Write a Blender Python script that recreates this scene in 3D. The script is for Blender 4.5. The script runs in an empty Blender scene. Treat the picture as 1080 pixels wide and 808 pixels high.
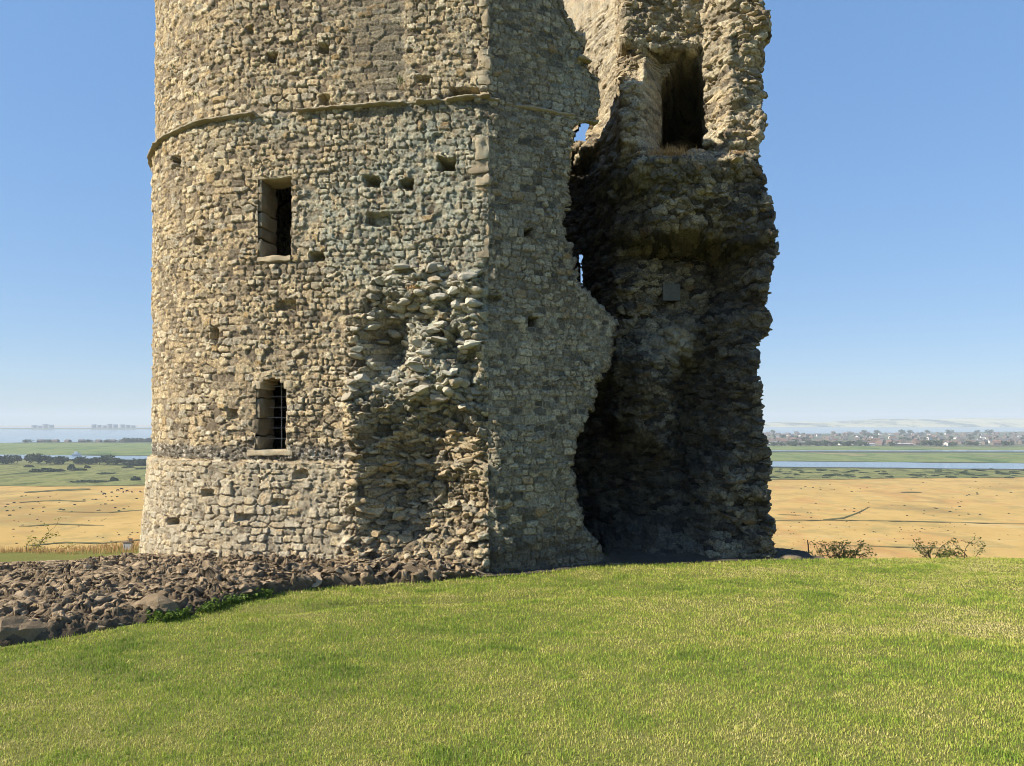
import bpy, math, random
import numpy as np
from mathutils import Vector

random.seed(7)
RNG = np.random.default_rng(11)
scene = bpy.context.scene
COL = scene.collection
EYE = 1.65            # the photographer's eye height
FOC = 750.0           # focal length in pixels of a 1080 wide picture
SUN_DIR = Vector((-0.955, -0.28, 0.0)).normalized()
SUN_ELEV = math.radians(36)

# ----------------------------------------------------------------- noise
def _h(ix, iy, iz, seed):
    u = lambda a: np.atleast_1d(a).astype(np.int32).view(np.uint32)
    n = u(ix)*np.uint32(374761393)+u(iy)*np.uint32(668265263)+u(iz)*np.uint32(2147483647)+np.uint32(seed*974711 & 0xFFFFFFFF)
    n = (n ^ (n >> np.uint32(13)))*np.uint32(1274126177)
    n = (n ^ (n >> np.uint32(16)))*np.uint32(2246822519)
    n = n ^ (n >> np.uint32(15))
    return ((n & np.uint32(0xFFFFFF)).astype(np.float32)/np.float32(0xFFFFFF)).reshape(np.shape(ix))

def vnoise3(x, y, z, seed=0):
    xi, yi, zi = np.floor(x), np.floor(y), np.floor(z)
    fx, fy, fz = x - xi, y - yi, z - zi
    fx = fx*fx*(3-2*fx); fy = fy*fy*(3-2*fy); fz = fz*fz*(3-2*fz)
    xi = xi.astype(np.int32); yi = yi.astype(np.int32); zi = zi.astype(np.int32); fx = fx.astype(np.float32); fy = fy.astype(np.float32); fz = fz.astype(np.float32)
    def c(a, b, d): return _h(xi+a, yi+b, zi+d, seed)
    x00 = c(0,0,0)*(1-fx)+c(1,0,0)*fx; x10 = c(0,1,0)*(1-fx)+c(1,1,0)*fx
    x01 = c(0,0,1)*(1-fx)+c(1,0,1)*fx; x11 = c(0,1,1)*(1-fx)+c(1,1,1)*fx
    y0 = x00*(1-fy)+x10*fy; y1 = x01*(1-fy)+x11*fy
    return (y0*(1-fz)+y1*fz)*2-1

def vnoise2(x, y, seed=0):
    xi, yi = np.floor(x), np.floor(y)
    fx, fy = x - xi, y - yi
    fx = fx*fx*(3-2*fx); fy = fy*fy*(3-2*fy)
    xi = xi.astype(np.int32); yi = yi.astype(np.int32); zi = np.zeros_like(xi); fx = fx.astype(np.float32); fy = fy.astype(np.float32)
    def c(a, b): return _h(xi+a, yi+b, zi, seed)
    return ((c(0,0)*(1-fx)+c(1,0)*fx)*(1-fy)+(c(0,1)*(1-fx)+c(1,1)*fx)*fy)*2-1

def fbm2(x, y, o=4, seed=0, g=.5):
    r = 0; a = 1; t = 0
    for i in range(o):
        r = r + a*vnoise2(x, y, seed+i*17); t += a; a *= g; x = x*2.03+5.1; y = y*2.03+1.7
    return r/t

def fbm3(x, y, z, o=4, seed=0, g=.5):
    r = 0; a = 1; t = 0
    for i in range(o):
        r = r + a*vnoise3(x, y, z, seed+i*17); t += a; a *= g; x = x*2.03+5.1; y = y*2.03+1.7; z = z*2.03+3.3
    return r/t

def sstep(a, b, x):
    t = np.clip((x-a)/(b-a), 0, 1)
    return t*t*(3-2*t)

def blob(px, py, cx, cy, rx, ry):
    return np.exp(-(((px-cx)/rx)**2 + ((py-cy)/ry)**2))

def rubble(u, v, cw, ch, seed, jit=.8, p=3.0, size_var=.5, rowvar=.3, vj=.55):
    """Coursed rubble: a jittered cell pattern in rows. -> stone randoms a, b; joint distance; offsets from the stone's middle."""
    y = v/ch
    y = y + rowvar*vnoise2(y*.35, u*.11, seed+91)*1.2
    x = u/cw
    j0 = np.floor(y)
    F1 = np.full(u.shape, 9., np.float32); F2 = F1.copy()
    A = np.zeros(u.shape, np.float32); B = A.copy(); DX = A.copy(); DY = A.copy()
    for dj in (-1, 0, 1):
        j = j0+dj
        zz = np.zeros_like(j)
        off = _h(j, zz, zz, seed+5)
        wrow = .75+.6*_h(j, zz, zz, seed+6)          # stones of one course share a typical length
        xs = x/wrow+off*7
        i0 = np.floor(xs)
        for di in (-1, 0, 1):
            i = i0+di
            r1 = _h(i, j, zz, seed+1); r2 = _h(i, j, zz, seed+2); r3 = _h(i, j, zz, seed+3)
            sx = i+.5+jit*(r1-.5)*.8; sy = j+.5+jit*(r2-.5)*vj
            dx = (xs-sx)*wrow; dy = y-sy
            w = 1+size_var*(r3-.5)
            d = ((np.abs(dx)*.95)**p+np.abs(dy)**p)**(1/p)/w
            new = d < F1
            F2 = np.where(new, F1, np.minimum(F2, d))
            F1 = np.where(new, d, F1)
            A = np.where(new, _h(i, j, zz, seed+7), A); B = np.where(new, _h(i, j, zz, seed+8), B)
            DX = np.where(new, dx, DX); DY = np.where(new, dy, DY)
    return A, B, F2-F1, DX, DY

# ----------------------------------------------------------------- object helpers
def link(o, parent=None):
    COL.objects.link(o)
    if parent is not None:
        o.parent = parent
    return o

def mesh_np(name, V, quads=None, tris=None, mat=None, parent=None, smooth=True, attrs=None):
    me = bpy.data.meshes.new(name)
    V = np.asarray(V, np.float32).reshape(-1, 3)
    me.vertices.add(len(V)); me.vertices.foreach_set('co', V.ravel())
    loops = []; starts = []; n = 0
    if quads is not None and len(quads):
        q = np.asarray(quads, np.int32).reshape(-1, 4)
        loops.append(q.ravel()); starts.append(np.arange(len(q))*4); n = len(q)*4
    if tris is not None and len(tris):
        t = np.asarray(tris, np.int32).reshape(-1, 3)
        loops.append(t.ravel()); starts.append(n+np.arange(len(t))*3)
    L = np.concatenate(loops).astype(np.int32); S = np.concatenate(starts).astype(np.int32)
    me.loops.add(len(L)); me.loops.foreach_set('vertex_index', L)
    me.polygons.add(len(S)); me.polygons.foreach_set('loop_start', S)
    me.update(calc_edges=True); me.validate()
    if smooth is not None:
        me.polygons.foreach_set('use_smooth', np.full(len(me.polygons), bool(smooth)))
    for k, a in (attrs or {}).items():
        at = me.attributes.new(k, 'FLOAT', 'POINT')
        at.data.foreach_set('value', np.asarray(a, np.float32).ravel())
    if mat is not None:
        me.materials.append(mat)
    return link(bpy.data.objects.new(name, me), parent)

def tag(o, label=None, cat=None, group=None, kind=None):
    if label: o['label'] = label
    if cat: o['category'] = cat
    if group: o['group'] = group
    if kind: o['kind'] = kind
    return o

def empty(name, loc=(0, 0, 0), label=None, cat=None, group=None):
    e = link(bpy.data.objects.new(name, None)); e.location = loc; e.empty_display_size = .2
    return tag(e, label, cat, group)

def copy_tree(o, parent=None):
    c = o.copy(); COL.objects.link(c)
    if parent is not None: c.parent = parent
    for ch in list(o.children): copy_tree(ch, c)
    return c

class MB:
    """collects shapes, then links them as one mesh"""
    def __init__(s): s.V = []; s.F = []; s.n = 0
    def add(s, V, F):
        V = np.asarray(V, float); s.V.append(V)
        s.F += [tuple(i+s.n for i in f) for f in F]; s.n += len(V)
    def box(s, c, d, rot=0):
        x, y, z = d[0]/2, d[1]/2, d[2]/2
        V = np.array([(a*x, b*y, e*z) for e in (-1, 1) for a, b in ((-1,-1),(1,-1),(1,1),(-1,1))])
        cs, sn = math.cos(rot), math.sin(rot)
        V = np.c_[V[:,0]*cs-V[:,1]*sn, V[:,0]*sn+V[:,1]*cs, V[:,2]]+np.array(c)
        s.add(V, [(3,2,1,0),(4,5,6,7),(0,1,5,4),(1,2,6,5),(2,3,7,6),(3,0,4,7)])
    def tube(s, pts, r, seg=6):
        pts = [Vector(p) for p in pts]; rr = r if isinstance(r, (list, tuple)) else [r]*len(pts)
        V = []; F = []
        for k, p in enumerate(pts):
            t = (pts[min(k+1, len(pts)-1)]-pts[max(k-1, 0)]).normalized()
            a = t.cross(Vector((.31, .17, .93)))
            if a.length < .05: a = t.cross(Vector((1, 0, 0)))
            a.normalize(); b = t.cross(a)
            for q in range(seg):
                an = 2*math.pi*q/seg
                V.append(p+(a*math.cos(an)+b*math.sin(an))*rr[k])
        for k in range(len(pts)-1):
            for q in range(seg):
                q2 = (q+1) % seg
                F.append((k*seg+q, k*seg+q2, (k+1)*seg+q2, (k+1)*seg+q))
        F.append(tuple(reversed(range(seg)))); F.append(tuple(range((len(pts)-1)*seg, len(pts)*seg)))
        s.add([tuple(v) for v in V], F)
    def build(s, name, mat, parent=None, smooth=False):
        me = bpy.data.meshes.new(name)
        me.from_pydata(np.concatenate(s.V).tolist(), [], s.F); me.update()
        me.polygons.foreach_set('use_smooth', np.full(len(me.polygons), smooth))
        me.materials.append(mat)
        return link(bpy.data.objects.new(name, me), parent)

def ico(level):
    import bmesh
    bm = bmesh.new(); bmesh.ops.create_icosphere(bm, subdivisions=level, radius=1)
    V = np.array([v.co[:] for v in bm.verts]); F = [tuple(v.index for v in f.verts) for f in bm.faces]
    bm.free(); return V, F
ICO2 = ico(2); ICO3 = ico(3)

def rock_shape(rng, size, level=3, rough=.10, planes=10):
    """an angular stone: a ball cut by random planes, then roughened"""
    V, F = (ICO3 if level == 3 else ICO2)
    V = V.copy()
    for _ in range(planes):
        n = rng.normal(size=3); n /= np.linalg.norm(n); d = rng.uniform(.34, .74)
        t = V@n; V -= np.outer(np.maximum(t-d, 0), n)
    o = rng.uniform(0, 50, 3)
    nz = fbm3(V[:,0]*3.4+o[0], V[:,1]*3.4+o[1], V[:,2]*3.4+o[2], 3, 3)
    V *= (1+rough*nz)[:,None]
    return V*np.asarray(size), F

# ----------------------------------------------------------------- material helpers
class NT:
    def __init__(s, name):
        s.m = bpy.data.materials.new(name); s.m.use_nodes = True
        s.t = s.m.node_tree; s.t.nodes.clear()
        s.out = s.t.nodes.new('ShaderNodeOutputMaterial')
        s.b = s.t.nodes.new('ShaderNodeBsdfPrincipled'); s.l(s.b.outputs[0], s.out.inputs[0])
        s.b.inputs['Roughness'].default_value = .9; s.b.inputs['Specular IOR Level'].default_value = .25
    def n(s, kind, **kw):
        nd = s.t.nodes.new('ShaderNode'+kind)
        for k, v in kw.items(): setattr(nd, k, v)
        return nd
    def l(s, a, b): s.t.links.new(a, b)
    def set(s, sock, v):
        if isinstance(v, bpy.types.NodeSocket): s.l(v, sock)
        elif isinstance(v, (tuple, list)) and len(v) == 3 and sock.type == 'RGBA': sock.default_value = (*v, 1)
        else: sock.default_value = v
    def attr(s, name):
        a = s.n('Attribute', attribute_name=name); return a.outputs['Fac']
    def pos(s):
        return s.n('NewGeometry').outputs['Position']
    def objco(s):
        return s.n('TexCoord').outputs['Object']
    def noise(s, scale, detail=4, rough=.55, vec=None, dist=0.):
        a = s.n('TexNoise'); a.inputs['Scale'].default_value = scale; a.inputs['Detail'].default_value = detail
        a.inputs['Roughness'].default_value = rough; a.inputs['Distortion'].default_value = dist
        if vec is not None: s.l(vec, a.inputs['Vector'])
        return a.outputs['Fac']
    def mapping(s, vec, scale=(1,1,1), loc=(0,0,0), rot=(0,0,0)):
        m = s.n('Mapping'); s.l(vec, m.inputs['Vector'])
        m.inputs['Scale'].default_value = scale; m.inputs['Location'].default_value = loc; m.inputs['Rotation'].default_value = rot
        return m.outputs[0]
    def ramp(s, fac, stops, interp='LINEAR'):
        r = s.n('ValToRGB'); r.color_ramp.interpolation = interp
        e = r.color_ramp.elements
        while len(e) < len(stops): e.new(.5)
        for q, (p, c) in zip(e, stops):
            q.position = p; q.color = (*c, 1) if len(c) == 3 else c
        s.set(r.inputs[0], fac); return r.outputs[0]
    def mix(s, fac, a, b, mode='MIX'):
        m = s.n('Mix', data_type='RGBA', blend_type=mode)
        s.set(m.inputs[0], fac); s.set(m.inputs[6], a); s.set(m.inputs[7], b); return m.outputs[2]
    def math(s, op, a, b=0., c=None, clamp=False):
        m = s.n('Math', operation=op, use_clamp=clamp)
        s.set(m.inputs[0], a); s.set(m.inputs[1], b)
        if c is not None: s.set(m.inputs[2], c)
        return m.outputs[0]
    def mrange(s, v, a, b, c=0., d=1.):
        m = s.n('MapRange'); s.set(m.inputs[0], v)
        for i, q in enumerate((a, b, c, d)): m.inputs[i+1].default_value = q
        return m.outputs[0]
    def bump(s, h, strength=.4, dist=.02, normal=None):
        b = s.n('Bump'); b.inputs['Strength'].default_value = strength; b.inputs['Distance'].default_value = dist
        s.set(b.inputs['Height'], h)
        if normal is not None: s.l(normal, b.inputs['Normal'])
        s.l(b.outputs[0], s.b.inputs['Normal']); return b.outputs[0]
    def base(s, c): s.set(s.b.inputs['Base Color'], c); return s.m

def plain(name, col, rough=.8, scale=6., var=.25, bump=0.):
    t = NT(name)
    f = t.noise(scale, 5, .6, t.objco())
    dark = tuple(c*(1-var) for c in col); lite = tuple(min(1, c*(1+var)) for c in col)
    t.base(t.ramp(f, [(.3, dark), (.7, lite)])); t.b.inputs['Roughness'].default_value = rough
    if bump: t.bump(f, bump, .02)
    return t.m
# ================================================================= masonry material
def masonry(name):
    t = NT(name)
    p = t.pos()
    stone = t.attr('stone'); stone2 = t.attr('stone_b'); mortar = t.attr('mortar')
    warm = t.attr('warm'); lich = t.attr('lichen'); soot_shade = t.attr('soot_shade'); flint = t.attr('flint'); pale = t.attr('pale')
    big = t.noise(1.1, 5, .6, p); mid = t.noise(8, 6, .68, p); fine = t.noise(30, 6, .72, p); grain = t.noise(75, 4, .7, p)
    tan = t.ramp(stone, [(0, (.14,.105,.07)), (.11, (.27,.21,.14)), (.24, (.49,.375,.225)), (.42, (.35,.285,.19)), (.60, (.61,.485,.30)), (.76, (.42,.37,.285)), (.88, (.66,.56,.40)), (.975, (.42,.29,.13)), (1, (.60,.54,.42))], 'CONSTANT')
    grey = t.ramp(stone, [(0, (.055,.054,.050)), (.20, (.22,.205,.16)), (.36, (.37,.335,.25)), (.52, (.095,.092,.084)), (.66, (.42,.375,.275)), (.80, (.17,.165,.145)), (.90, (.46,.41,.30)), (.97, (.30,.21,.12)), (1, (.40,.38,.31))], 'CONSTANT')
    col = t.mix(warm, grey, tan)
    col = t.mix(t.math('MULTIPLY', flint, .9), col, t.ramp(stone2, [(0, (.05,.05,.055)), (.4, (.16,.155,.15)), (.62, (.5,.47,.42)), (.8, (.10,.10,.10)), (1, (.62,.6,.55))], 'CONSTANT'))
    mcol = t.mix(warm, (.42,.375,.28), (.38,.30,.195))
    mcol = t.mix(t.mrange(mid, .35, .7), mcol, t.mix(warm, (.25,.22,.165), (.22,.165,.105)))
    col = t.mix(t.math('MULTIPLY', mortar, .85), col, mcol)
    # weathering inside each stone, stain clouds, lichen
    col = t.mix(.85, col, t.mix(t.mrange(fine, .32, .68), (.12,.12,.12), (.92,.90,.86)), 'OVERLAY')
    col = t.mix(.5, col, t.mix(mid, (.25,.25,.26), (.78,.76,.70)), 'OVERLAY')
    col = t.mix(.35, col, t.mix(big, (.28,.28,.29), (.74,.72,.66)), 'OVERLAY')
    col = t.mix(t.math('MULTIPLY', pale, t.mrange(mid, .3, .62)), col, (.56,.50,.37))
    lf = t.math('MULTIPLY', lich, t.mrange(t.noise(6.5, 7, .78, p), .40, .60), clamp=True)
    col = t.mix(t.math('MULTIPLY', lf, .8), col, t.mix(fine, (.24,.275,.225), (.60,.63,.51)))
    oc = t.math('MULTIPLY', t.mrange(t.noise(7.3, 4, .6, t.mapping(p, loc=(3.1, 8.2, 1.3))), .70, .75), .75)
    col = t.mix(t.math('MULTIPLY', oc, warm), col, (.44,.26,.07))
    gd = t.math('MULTIPLY', t.mrange(t.noise(12, 5, .7, t.mapping(p, loc=(9.1, 2.2, 5.3))), .60, .70), .6)
    col = t.mix(gd, col, (.075,.07,.058))
    sf = t.math('MULTIPLY', soot_shade, t.mrange(mid, .2, .55, .75, 1.), clamp=True)
    col = t.mix(sf, col, t.mix(fine, (.014,.014,.014), (.10,.085,.065)))  # soot and painted-in shade share this dark tone
    t.base(col)
    t.b.inputs['Roughness'].default_value = .93
    h = t.math('ADD', t.math('MULTIPLY', fine, .7), t.math('MULTIPLY', grain, .35))
    h = t.math('ADD', h, t.math('MULTIPLY', mid, .8))
    t.bump(h, 1., .06)
    return t.m
M_WALL = masonry('rubble_masonry')

def loose_stone(name, warm, dark=1.):
    t = NT(name)
    p = t.pos(); r = t.attr('stone')
    mid = t.noise(11, 5, .65, p); fine = t.noise(60, 5, .65, p)
    c = t.ramp(r, [(0, (.15,.14,.12)), (.25, (.31,.295,.25)), (.5, (.40,.38,.31)), (.75, (.50,.48,.41)), (1, (.33,.28,.20))])
    c = t.mix(t.math('MULTIPLY_ADD', t.attr('low'), .55, warm), c, (.40,.29,.155))
    c = t.mix(.7, c, t.mix(mid, (.22,.22,.22), (.8,.8,.75)), 'OVERLAY')
    c = t.mix(.6, c, t.mix(fine, (.25,.25,.25), (.82,.8,.78)), 'OVERLAY')
    if dark != 1: c = t.mix(1., c, (dark, dark*.95, dark*.88), 'MULTIPLY')
    lf = t.mrange(t.noise(5, 6, .7, p), .52, .68)
    c = t.mix(t.math('MULTIPLY', lf, .55), c, (.42*dark+.05, .44*dark+.05, .35*dark+.04))
    t.base(c); t.bump(t.math('ADD', fine, t.math('MULTIPLY', mid, 1.2)), .8, .02)
    return t.m
M_CORE = loose_stone('core_stone', .12)
M_DRESSED = loose_stone('dressed_stone', .4, 1.05)
M_QUOIN = loose_stone('corner_stone', .3, .80)
M_STRING = loose_stone('weathered_moulding', .25, .72)
M_JAMB_SHADED = loose_stone('shaded_jamb_stone', .35, .55)  # dressed stone darkened, putting the shade of the reveals into its colour

# ================================================================= tower
tower = empty('castle_tower', (0, 12, -.6), 'ruined stone castle tower, round on the left and torn open on the right', 'tower')
TOFF = np.array((0, 12, -.6))

CORNER = np.array((-.33, 10.0)); FRONT_DIR = np.array((-.9864, .1649)); FRONT_LEN = 3.52
FRONT_END = CORNER+FRONT_DIR*FRONT_LEN
H0 = math.asin(.1649); RAD = 3.3
CEN = FRONT_END+RAD*np.array((math.sin(H0), math.cos(H0)))
FACE_DIR = np.array((.8983, .4394))

def front_at(px):
    """front wall point (x, y) and distance s from the corner seen at picture column px"""
    k = (px-540)/FOC
    # CORNER + s*FRONT_DIR, x = k*y
    s = (k*CORNER[1]-CORNER[0])/(FRONT_DIR[0]-k*FRONT_DIR[1])
    q = CORNER+s*FRONT_DIR
    return q[0], q[1], s
def zat(py, Y): return EYE-(py-445)/FOC*Y

dz = .0135
ZR = np.concatenate([np.array([-2.6, -2.0, -1.6, -1.3]), np.arange(-1.1, 9.15, dz), np.arange(9.25, 12.4, .16)])
NZ = len(ZR)

secs = []      # (name, X[nz,nc], Y, S[nz,nc], detail)
def const_sec(name, pts, s0, detail):
    pts = np.asarray(pts); X = np.repeat(pts[None, :, 0], NZ, 0); Y = np.repeat(pts[None, :, 1], NZ, 0)
    d = np.r_[0, np.cumsum(np.hypot(np.diff(pts[:,0]), np.diff(pts[:,1])))]
    secs.append((name, X, Y, np.repeat((s0+d)[None], NZ, 0), detail)); return s0+d[-1]

t = np.linspace(0, 1, 262)[:-1]
s = const_sec('front', CORNER+np.outer(t*FRONT_LEN, FRONT_DIR), 0, 1.)
def arc(a0, a1, n, r=RAD):
    a = np.linspace(a0, a1, n)
    return np.c_[CEN[0]-r*np.sin(a), CEN[1]-r*np.cos(a)]
s = const_sec('arc', arc(H0, math.radians(84), 290)[:-1], FRONT_LEN, 1.)
s = const_sec('back', arc(math.radians(84), math.radians(180), 34)[:-1], s, .5)
BACKY = CEN[1]+RAD
s = const_sec('back', np.c_[np.linspace(CEN[0], 2.6, 150), np.full(150, BACKY)], s, .5)

# right limb outline (photo column against photo row), at a depth of about 11.4 m
LIMB = np.array([(-120,798),(0,801),(20,805),(36,813),(44,806),(60,800),(75,802),(90,800),(104,804),(115,800),(130,801),(160,797),(176,800),(190,804),(205,806),(240,810),(255,817),(268,813),(285,806),(300,806),(318,809),(332,811),(346,808),(358,799),(372,797),(400,796),(420,800),(450,800),(470,804),(500,806),(540,808),(560,810),(580,814),(592,816),(640,818)], float)
LZ = zat(LIMB[:,0], 11.4)
o = np.argsort(LZ)
limb_px = np.interp(ZR, LZ[o], LIMB[o,1])
limb_px = limb_px+3.2*fbm2(ZR*6.5, ZR*0, 3, 41)+1.6*vnoise2(ZR*19, ZR*0, 43)

KN = {
 578: [(650,15.2),(172,15.2),(165,14.6),(-100,14.4)],
 600: [(650,14.8),(175,14.8),(165,14.0),(-100,13.8)],
 618: [(610,13),(590,13.6),(560,14.3),(175,14.4),(165,13.5),(-100,13.3)],
 640: [(612,11.1),(598,11.4),(575,12.4),(555,13.6),(430,13.9),(400,13.3),(260,13.2),(240,12.9),(178,12.6),(165,12.9),(-100,12.75)],
 653: [(612,11.05),(598,11.3),(572,12.3),(550,13.4),(470,13.6),(440,12.7),(380,12.6),(260,12.7),(235,12.2),(180,12.0),(165,12.4),(-100,12.4)],
 657: [(612,11.05),(598,11.3),(571,12.3),(549,13.4),(470,13.6),(440,12.7),(380,12.6),(260,12.7),(235,12.2),(180,11.95),(165,11.9),(150,11.7),(92,11.7),(78,12.15),(57,12.15),(44,11.85),(-100,11.7)],
 674: [(612,11.0),(598,11.25),(570,12.2),(545,13.1),(480,13.2),(455,12.4),(380,12.3),(340,12.6),(266,12.5),(245,11.9),(190,11.5),(172,11.25),(165,11.6),(150,11.6),(92,11.6),(75,12.1),(52,11.85),(-100,11.6)],
 679: [(612,11.0),(598,11.25),(570,12.2),(545,13.1),(480,13.2),(455,12.4),(380,12.3),(340,12.6),(266,12.5),(245,11.85),(190,11.45),(171,11.22),(164,11.65),(76,11.68),(58,12.0),(50,11.85),(-100,11.6)],
 697: [(612,11),(598,11.2),(565,12.2),(540,12.9),(495,12.9),(470,12.4),(380,12.4),(330,12.7),(268,12.7),(244,11.6),(190,11.35),(170,11.2),(162,12.25),(66,12.25),(50,11.9),(-100,11.65)],
 722: [(612,11),(598,11.2),(562,12.1),(530,12.7),(500,13.2),(390,13.1),(375,12.6),(330,12.7),(268,12.7),(240,11.55),(190,11.3),(170,11.2),(162,12.05),(60,12.1),(50,11.9),(-100,11.65)],
 738: [(612,11),(598,11.2),(560,11.9),(500,12.2),(480,12.9),(390,12.9),(370,12.6),(265,12.6),(240,11.55),(190,11.3),(170,11.2),(162,12.05),(60,12.1),(50,11.9),(-100,11.65)],
 748: [(612,11),(598,11.15),(560,11.6),(495,11.8),(470,12.6),(335,12.5),(272,12.9),(248,11.6),(190,11.3),(170,11.2),(162,12.0),(95,12.0),(78,11.8),(50,11.75),(-100,11.6)],
 770: [(612,11),(598,11.1),(560,11.4),(490,11.5),(440,11.8),(335,11.8),(320,12.3),(275,12.4),(255,11.6),(190,11.35),(170,11.2),(162,11.4),(60,11.4),(45,11.35),(-100,11.3)],
 806: [(612,11.3),(590,11.35),(480,11.5),(190,11.5),(170,11.4),(60,11.5),(40,11.3),(-100,11.3)],
}
KU = sorted(KN)
KD = []
for u in KU:
    a = np.array(KN[u], float); z = zat(a[:,0], a[:,1]); z = np.maximum.accumulate(z+np.arange(len(z))*1e-4)
    KD.append(np.interp(ZR, z, a[:,1]))
KD = np.array(KD)                     # knots x nz

def interior_depth(u):                # u [nz, nc] with the limb mapped to 806
    D = np.zeros_like(u)
    for i in range(len(KU)-1):
        m = (u >= KU[i]) & (u <= KU[i+1])
        f = (u-KU[i])/(KU[i+1]-KU[i])
        a = KD[i][:, None]; b = KD[i+1][:, None]
        D = np.where(m, a*(1-f)+b*f, D)
    return D
uu = np.concatenate([np.linspace(806, 770, 62)[:-1], np.linspace(770, 578, 420)])
U = np.repeat(uu[None], NZ, 0)
ZG = np.repeat(ZR[:, None], len(uu), 1)
# irregular outlines of the holes and steps
UW = U+np.clip((806-U)/10, 0, 1)*(3.5*fbm2(U*.045, ZG*3.1, 3, 51)+1.2*vnoise2(U*.2, ZG*9, 53))
UW = np.clip(UW, 578, 806)
ZW = ZG
D = interior_depth(UW)
# doorway of the upper room: pointed head
zd = lambda y: zat(y, 12.05)
spring = zd(92); apex = zd(57)
half = 24.5*np.where(ZG < spring, 1, np.sqrt(np.clip(1-((ZG-spring)/(apex-spring))**1.6, 0, 1)))
du = np.abs(UW-721.5)*(1+.12*fbm2(U*.09, ZG*5, 3, 57)*(UW > 715))
door = (du < half) & (ZG > zd(163)) & (ZG < apex)
zt_ = spring+(apex-spring)*np.clip(1-(du/24.5)**2, 0, 1)**(1/1.6)
D = np.where(door, np.minimum(14.9, D+2.7*sstep(0, 1, np.minimum((24.5-du)/np.where(UW < 721, 2.2, 7.), (zt_-ZG)/.30))), D)
# rough voids and overhangs in the broken core
PX = np.where(U > 770, 770+(U-770)*(limb_px[:, None]-770)/36., U)
XI = (PX-540)/FOC*D; YI = D
yref = 445-(ZG-EYE)/D*FOC
core = 1-sstep(0, 1, np.maximum.reduce([np.zeros_like(D), (158-yref)/6, (yref-590)/10]))
D2 = D+.22*fbm3(XI*1.6, ZG*1.6, YI*.5, 4, 61)*core+.10*fbm3(XI*4.5, ZG*6, YI*1.5, 3, 63)
for (cx, cy, rx, ry, a) in ((702,270,40,14,.25),(690,395,20,32,-.25),(640,500,30,50,.4),(762,290,12,28,.5),(715,330,18,40,-.1),(756,420,10,60,.35),(728,445,14,50,.3),(612,480,20,60,.3),(630,100,15,26,1.3),(611,52,9,11,.5),(668,208,22,25,.35),(640,205,14,30,.2)):
    D2 = D2+a*blob(PX, yref, cx, cy, rx, ry)
D2 = np.where(door, D, D2+(D-D2)*.8*(np.abs(U-688) < 12)*(ZG > zd(166))*(ZG < zd(70)))
XI = (PX-540)/FOC*D; YI = D2         # keep x, move depth only
SI = 30-np.cumsum(np.hypot(np.diff(XI, axis=1, prepend=XI[:, :1]), .5*np.diff(YI, axis=1, prepend=YI[:, :1])), axis=1)
XL = XI[:, 0]; YL = YI[:, 0]
tt = np.linspace(0, 1, 22)[1:, None]
q0 = np.stack([np.full(NZ, 2.6), np.full(NZ, BACKY)], 1); q1 = np.stack([np.full(NZ, 3.9), np.full(NZ, 14.9)], 1)
q2 = np.stack([XL-.06, np.full(NZ, 12.75)], 1); q3 = np.stack([XL, YL], 1)
def seg(a, b, n, end=False):
    t = np.linspace(0, 1, n+1)[1:(n+1 if end else n)]
    return a[:, None, :]*(1-t)[None, :, None]+b[:, None, :]*t[None, :, None]
P = seg(q0, q1, 14, True); secs.append(('side', P[..., 0], P[..., 1], s+np.hypot(P[..., 0]-2.6, P[..., 1]-BACKY), .5)); s += 3
P = seg(q1, q2, 12, True); secs.append(('side', P[..., 0], P[..., 1], s+np.hypot(P[..., 0]-3.9, P[..., 1]-14.9), .6)); s += 3
P = seg(q2, q3, 85); secs.append(('limb', P[..., 0], P[..., 1], s+np.hypot(P[..., 0]-q2[:, :1], P[..., 1]-q2[:, 1:]), .9))
secs.append(('inside', XI, YI, SI, 1.))
i_last = np.stack([XI[:, -1], YI[:, -1]], 1)
cpt = np.tile(np.array([(CEN[0], 15.3)]), (NZ, 1))
P = seg(i_last, cpt, 30, True); secs.append(('hidden', P[..., 0], P[..., 1], 40+P[..., 0], .4))
a = np.linspace(math.pi, math.radians(6), 26)[1:]
P = np.c_[CEN[0]-1.46*np.sin(a), CEN[1]-1.46*np.cos(a)]
const_sec('hidden', P, 50, .3)
# broken edge of the right-hand face
EDGE = np.array([(-120,588),(0,590),(20,597),(35,605),(44,612),(62,612),(70,620),(85,632),(100,635),(120,633),(127,628),(131,606),(150,599),(170,600),(200,595),(240,591),(262,597),(300,605),(310,617),(330,640),(345,644),(370,641),(390,630),(420,622),(440,617),(460,606),(500,600),(540,606),(560,616),(580,628),(595,633),(640,640)], float)
def face_at(px):
    k = (px-540)/FOC
    r = (k*CORNER[1]-CORNER[0])/(FACE_DIR[0]-k*FACE_DIR[1])
    return r
er = face_at(EDGE[:,1]); ey = CORNER[1]+er*FACE_DIR[1]; ez = zat(EDGE[:,0], ey); o = np.argsort(ez)
elen = np.interp(ZR, ez[o], er[o])+.035*fbm2(ZR*5, ZR*0+3, 3, 71)+.022*vnoise2(ZR*17, ZR*0, 73)
E = CORNER+elen[:, None]*FACE_DIR
Fp = np.stack([np.clip(E[:, 0]-.45, .2, .95), E[:, 1]+1.75], 1)
istart = np.tile(P[-1:], (NZ, 1))
Q = seg(istart, Fp, 34, True); secs.append(('hidden', Q[..., 0], Q[..., 1], 60+Q[..., 0], .4))
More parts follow.
